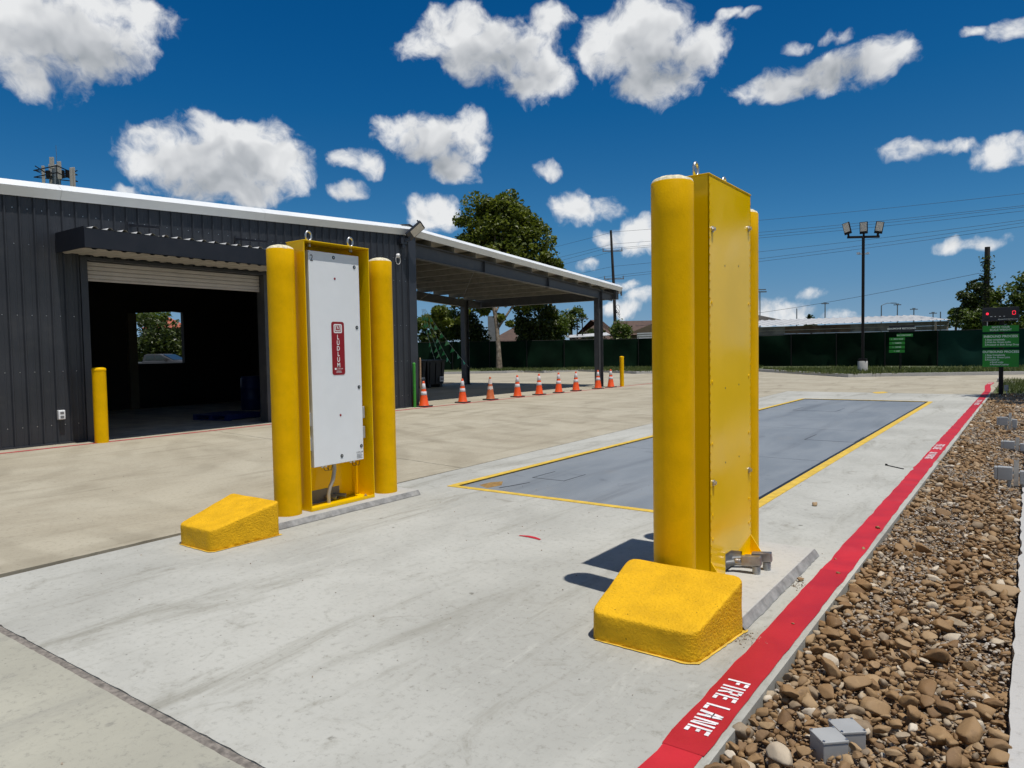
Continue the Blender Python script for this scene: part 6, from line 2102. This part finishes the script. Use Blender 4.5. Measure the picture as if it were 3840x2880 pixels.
part('wall', MAT['metal_white'], t, lambda m: [m.prism([pt((-26.9, 55.2, 0), 0, 0, 2.30 + 0.19 * k), pt((-26.9, 55.2, 0), 2.2, 0, 2.36 + 0.19 * k), pt((-26.9, 55.2, 0), 2.2, -0.06, 2.42 + 0.19 * k), pt((-26.9, 55.2, 0), 0, -0.06, 2.36 + 0.19 * k)], (0, 0, 0.1)) for k in range(3)])
part('post', MAT['bronze'], t, lambda m: (m.prism([pt((-26.9, 55.3, 0), 0, 0, 0), pt((-26.9, 55.3, 0), 0.1, 0, 0), pt((-26.9, 55.3, 0), 0.1, 0.1, 0), pt((-26.9, 55.3, 0), 0, 0.1, 0)], (0, 0, 2.9)), m.prism([pt((-26.9, 55.3, 0), 2.1, 0, 0), pt((-26.9, 55.3, 0), 2.2, 0, 0), pt((-26.9, 55.3, 0), 2.2, 0.1, 0), pt((-26.9, 55.3, 0), 2.1, 0.1, 0)], (0, 0, 2.9))))
t = thing('metal_shed', (-31.5, 52.6, 0), 'low shed with white ribbed metal roof left of the canopy column', 'shed')
part('wall', MAT['board_weather'], t, lambda m: m.prism([pt((-31.6, 52.6, 0), 0, 0, 0), pt((-31.6, 52.6, 0), 2.9, 0, 0), pt((-31.6, 52.6, 0), 2.9, 2.5, 0), pt((-31.6, 52.6, 0), 0, 2.5, 0)], (0, 0, 2.45)))
part('roof', MAT['metal_white'], t, lambda m: m.prism([pt((-31.6, 52.6, 0), -0.5, -0.3, 2.52), pt((-31.6, 52.6, 0), 3.2, -0.3, 2.66), pt((-31.6, 52.6, 0), 3.2, 2.6, 2.95), pt((-31.6, 52.6, 0), -0.5, 2.6, 2.75)], (0, 0, 0.06)))

# long low building with pale ribbed roof
LB0, LB1 = Vector((-20.4, 56.9, 0)), Vector((-5.4, 67.8, 0))
lx = (LB1 - LB0).normalized()
ly = Vector((-lx.y, lx.x, 0))
Ll = (LB1 - LB0).length
t = thing('long_building', LB0, 'long low building with pale ribbed metal roof and weathered board wall', 'building')
nb_ = 7
for k in range(nb_):
    a, b = LB0 + lx * (Ll * k / nb_), LB0 + lx * (Ll * (k + 1) / nb_ - 0.01)
    zt0, zt1 = 3.05 + 0.30 * k / nb_, 3.05 + 0.30 * (k + 1) / nb_
    mt = MAT['board_weather'] if k in (0, 1, 4, 5, 6) else MAT['board_brown']
    for j in range(4):
        f0, f1 = j / 4, (j + 1) / 4 - 0.012
        za0, za1 = 1.9 + (zt0 - 1.9) * f0, 1.9 + (zt0 - 1.9) * f1
        zb0, zb1 = 1.9 + (zt1 - 1.9) * f0, 1.9 + (zt1 - 1.9) * f1
        off = ly * (0.02 if j % 2 else 0)
        part('wall_board', mt, t, lambda m: m.prism([(a.x - off.x, a.y - off.y, za0), (b.x - off.x, b.y - off.y, zb0), (b.x - off.x, b.y - off.y, zb1), (a.x - off.x, a.y - off.y, za1)], ly * 0.05))
for zz in (2.34, 2.72):
    part('timber_rail', MAT['pale_wood'], t, lambda m: m.bar((LB0.x - ly.x * 0.04, LB0.y - ly.y * 0.04, zz), (LB1.x - ly.x * 0.04 - lx.x * 4, LB1.y - ly.y * 0.04 - lx.y * 4, zz + 0.22), 0.05, 0.05))
part('lower_wall', MAT['board_weather'], t, lambda m: m.prism([tuple(LB0), tuple(LB1), tuple(LB1 + ly * 8), tuple(LB0 + ly * 8)], (0, 0, 1.88)))
nr = 30
for k in range(nr):
    a, b = LB0 + lx * (Ll * k / nr), LB0 + lx * (Ll * (k + 1) / nr)
    za, zb_ = 3.12 + 0.30 * k / nr, 3.12 + 0.30 * (k + 1) / nr

    def sheetr(m):
        A, B = a - ly * 0.35, b - ly * 0.35
        C2, D2 = b + ly * 4.6, a + ly * 4.6
        e = A.lerp(B, 0.12)
        e2 = D2.lerp(C2, 0.12)
        m.add([(A.x, A.y, za), (e.x, e.y, za + 0.07), (e2.x, e2.y, za + 0.66), (D2.x, D2.y, za + 0.59)], [(0, 1, 2, 3)])
        e3, e4 = A.lerp(B, 0.24), D2.lerp(C2, 0.24)
        m.add([(e.x, e.y, za + 0.07), (e3.x, e3.y, za), (e4.x, e4.y, za + 0.59), (e2.x, e2.y, za + 0.66)], [(0, 1, 2, 3)])
        m.add([(e3.x, e3.y, za), (B.x, B.y, zb_), (C2.x, C2.y, zb_ + 0.59), (e4.x, e4.y, za + 0.59)], [(0, 1, 2, 3)])
    part('roof_sheet', MAT['metal_white'], t, sheetr)
part('end_post', MAT['pale_wood'], t, lambda m: m.box(LB1.x - 0.9, LB1.x - 0.75, LB1.y - 1.0, LB1.y - 0.85, 0, 3.3))
t = thing('gable_roof_house', (-22.3, 70.8, 0), 'house with shallow grey gable roof behind the right cabinet', 'house')
part('roof', MAT['board_weather'], t, lambda m: m.prism([(-24.6, 69.0, 3.4), (-22.0, 70.8, 4.72), (-19.2, 72.7, 3.95), (-19.2, 72.7, 3.8), (-24.6, 69.0, 3.2)], (-3, 4, 0)))
part('wall', MAT['siding_tan'], t, lambda m: m.prism([(-24.2, 69.5, 0), (-19.6, 72.8, 0), (-22.0, 76.0, 0), (-26.6, 72.6, 0)], (0, 0, 3.3)))

# ------------------------------------------------------------------ far masts
def mast(x, y, z, label, kind):
    t = thing('light_mast', (x, y, 0), label, 'light mast', 'far stadium light masts')
    part('pole', MAT['far_pole'], t, lambda m: m.tube([(x, y, 0), (x, y, z)], [0.16, 0.10], 8))
    if kind == 1:
        part('lamp_bank', MAT['far_pole'], t, lambda m: (m.bar((x - 1.1, y - 0.8, z), (x + 1.1, y + 0.8, z), 0.3, 0.25), m.bar((x - 1.0, y - 0.75, z + 0.45), (x + 1.0, y + 0.75, z + 0.45), 0.3, 0.2)))
    elif kind == 2:
        part('lamp_bank', MAT['far_pole'], t, lambda m: (m.bar((x - 0.6, y - 0.44, z), (x + 0.6, y + 0.44, z), 0.25, 0.18), m.bar((x - 0.22, y - 0.16, z + 0.18), (x + 0.22, y + 0.16, z + 0.18), 0.2, 0.16)))
    elif kind == 3:
        part('arm', MAT['far_pole'], t, lambda m: m.tube([(x, y, z), (x + 0.9, y + 0.65, z + 0.45), (x + 1.9, y + 1.4, z + 0.5)], 0.07, 6))
        part('lamp_head', MAT['far_pole'], t, lambda m: m.bar((x + 1.6, y + 1.2, z + 0.48), (x + 2.5, y + 1.8, z + 0.44), 0.28, 0.16))
    return t


for a in ((-46.05, 152.6, 13.0, 'tall far stadium mast with a double lamp bank beside the right cabinet', 1), (-39.77, 157.0, 9.4, 'plain far pole without lamps above the long pale roof', 0), (-34.97, 160.5, 10.3, 'far stadium mast left of the lamp post', 2), (-25.42, 167.4, 9.7, 'far curved street light right of the lamp post', 3), (-22.7, 169.4, 9.8, 'far stadium mast next to the curved street light', 2), (-19.9, 171.4, 8.8, 'far stadium mast second right of the curved street light', 2), (-16.63, 173.7, 7.9, 'short far stadium mast near the end of the pale roof', 2), (-15.37, 174.6, 8.2, 'short plain far pole near the end of the pale roof', 0)):
    mast(*a)

# ------------------------------------------------------------------ cell tower over the shed roof
cx, cy = -77.4, 31.5
t = thing('cell_tower', (cx, cy, 0), 'cell tower top with beige panel antennas over the shed roof', 'cell tower')
part('mast', MAT['far_pole'], t, lambda m: m.tube([(cx, cy, 0), (cx, cy, 20.2)], [0.6, 0.35], 12))
for z in (19.9, 19.25):
    part('platform_frame', MAT['bronze'], t, lambda m: [m.bar((cx + 2.1 * math.cos(R(a)), cy + 2.1 * math.sin(R(a)), z), (cx + 2.1 * math.cos(R(a + 120)), cy + 2.1 * math.sin(R(a + 120)), z), 0.08, 0.08) for a in (-20, 100, 220)])
part('platform_brace', MAT['bronze'], t, lambda m: [m.bar((cx, cy, 19.0), (cx + 2.0 * math.cos(R(a)), cy + 2.0 * math.sin(R(a)), 19.9), 0.07, 0.07) for a in (-20, 40, 100, 160, 220, 280)])
for s, dpt_, z0, z1, w in ((-0.55, -1.0, 18.3, 20.75, 0.19), (0.05, -1.1, 18.2, 20.72, 0.19), (-1.25, 0.3, 18.4, 20.3, 0.13), (1.45, 0.2, 18.0, 20.1, 0.12), (1.70, -0.1, 18.0, 20.2, 0.12), (-0.35, 0.8, 19.9, 21.0, 0.2), (0.35, 0.7, 18.9, 20.6, 0.17)):
    q = Vector((cx, cy, 0)) + ex * s - Vector((-0.9, 0.4, 0)) * dpt_
    part('panel_antenna', MAT['antenna'], t, lambda m: m.obox((q.x, q.y, (z0 + z1) / 2), ex, ey, (0, 0, 1), w, 0.08, (z1 - z0) / 2), bevel=0.03)
for s in (-0.1, 0.6, 1.1, -0.8):
    q = Vector((cx, cy, 0)) + ex * s
    part('radio_unit', MAT['bronze'], t, lambda m: m.obox((q.x, q.y, 19.55), ex, ey, (0, 0, 1), 0.16, 0.12, 0.35))
part('whip', MAT['far_pole'], t, lambda m: m.tube([(cx + 0.2, cy, 20.2), (cx + 0.2, cy, 22.3)], 0.02, 5))

# ------------------------------------------------------------------ seen through the shed
o = Vector((-45.4, 24.3, 0))
t = thing('pickup_truck', o, 'grey pickup truck framed by the shed back opening', 'pickup truck')
tx, ty = Vector((0.86, 0.51, 0)), Vector((-0.51, 0.86, 0))


def tp(a, b, z):
    p = o + tx * a + ty * b
    return (p.x, p.y, z)


def side(pts, b0, b1):
    return lambda m: m.prism([tp(a, b0, z) for a, z in pts], ty * (b1 - b0))


part('cab_body', MAT['truck'], t, side([(-2.6, 0.45), (2.5, 0.45), (2.55, 0.95), (2.3, 1.18), (1.05, 1.27), (-0.85, 1.27), (-0.9, 1.2), (-2.65, 1.2)], -0.9, 0.9), bevel=0.05)
part('cab_roof', MAT['truck'], t, side([(-0.92, 1.26), (1.12, 1.27), (0.35, 1.66), (0.1, 1.70), (-0.62, 1.70), (-0.80, 1.62)], -0.80, 0.80), bevel=0.03)
for b0, b1 in ((-0.815, -0.803), (0.803, 0.815)):
    part('side_window', MAT['glass'], t, side([(-0.72, 1.30), (-0.10, 1.30), (-0.10, 1.60), (-0.62, 1.60)], b0, b1))
    part('side_window', MAT['glass'], t, side([(-0.02, 1.30), (0.86, 1.30), (0.30, 1.60), (-0.02, 1.60)], b0, b1))
part('windscreen', MAT['glass'], t, lambda m: m.prism([tp(1.10, -0.72, 1.30), tp(1.10, 0.72, 1.30), tp(0.42, 0.68, 1.645), tp(0.42, -0.68, 1.645)], (0.02, 0.0, 0.025)))
part('hood', MAT['truck'], t, side([(1.1, 1.272), (2.25, 1.19), (2.25, 1.21), (1.1, 1.30)], -0.78, 0.78))
for a in (-1.7, 1.65):
    for b in (-0.86, 0.86):
        part('wheel', MAT['rubber'], t, lambda m: m.tube([tp(a, b - 0.11, 0.36), tp(a, b + 0.11, 0.36)], 0.36, 20))
part('mirror', MAT['rubber'], t, lambda m: m.obox(tp(0.75, -0.95, 1.33), tx, ty, (0, 0, 1), 0.06, 0.1, 0.08))
t = thing('red_roof_house', (-107.3, 58.6, 0), 'far house with red pyramid roof framed by the shed back opening', 'house')
part('wall', MAT['siding_tan'], t, lambda m: m.box(-110.4, -105.6, 56.0, 60.8, 0, 5.9))
part('roof', MAT['clay'], t, lambda m: (m.add([(-110.6, 55.8, 5.9), (-105.4, 55.8, 5.9), (-105.4, 61.0, 5.9), (-110.6, 61.0, 5.9), (-108.0, 58.4, 7.9)], [(0, 1, 4), (1, 2, 4), (2, 3, 4), (3, 0, 4), (3, 2, 1, 0)])))
t = thing('domed_building', (-103.5, 62.5, 0), 'far brown domed building framed by the shed back opening', 'building')
part('drum', MAT['domebrown'], t, lambda m: m.lathe((-103.8, 63.2, 0), [(4.2, 0), (4.2, 6.0)], 32))
part('dome', MAT['domebrown'], t, lambda m: m.lathe((-103.8, 63.2, 0), [(4.2 * math.cos(a), 6.0 + 3.0 * math.sin(a)) for a in np.linspace(0, 1.4, 10)], 32))
part('finial', MAT['bronze'], t, lambda m: m.tube([(-103.8, 63.2, 8.9), (-103.8, 63.2, 9.9)], 0.2, 8))
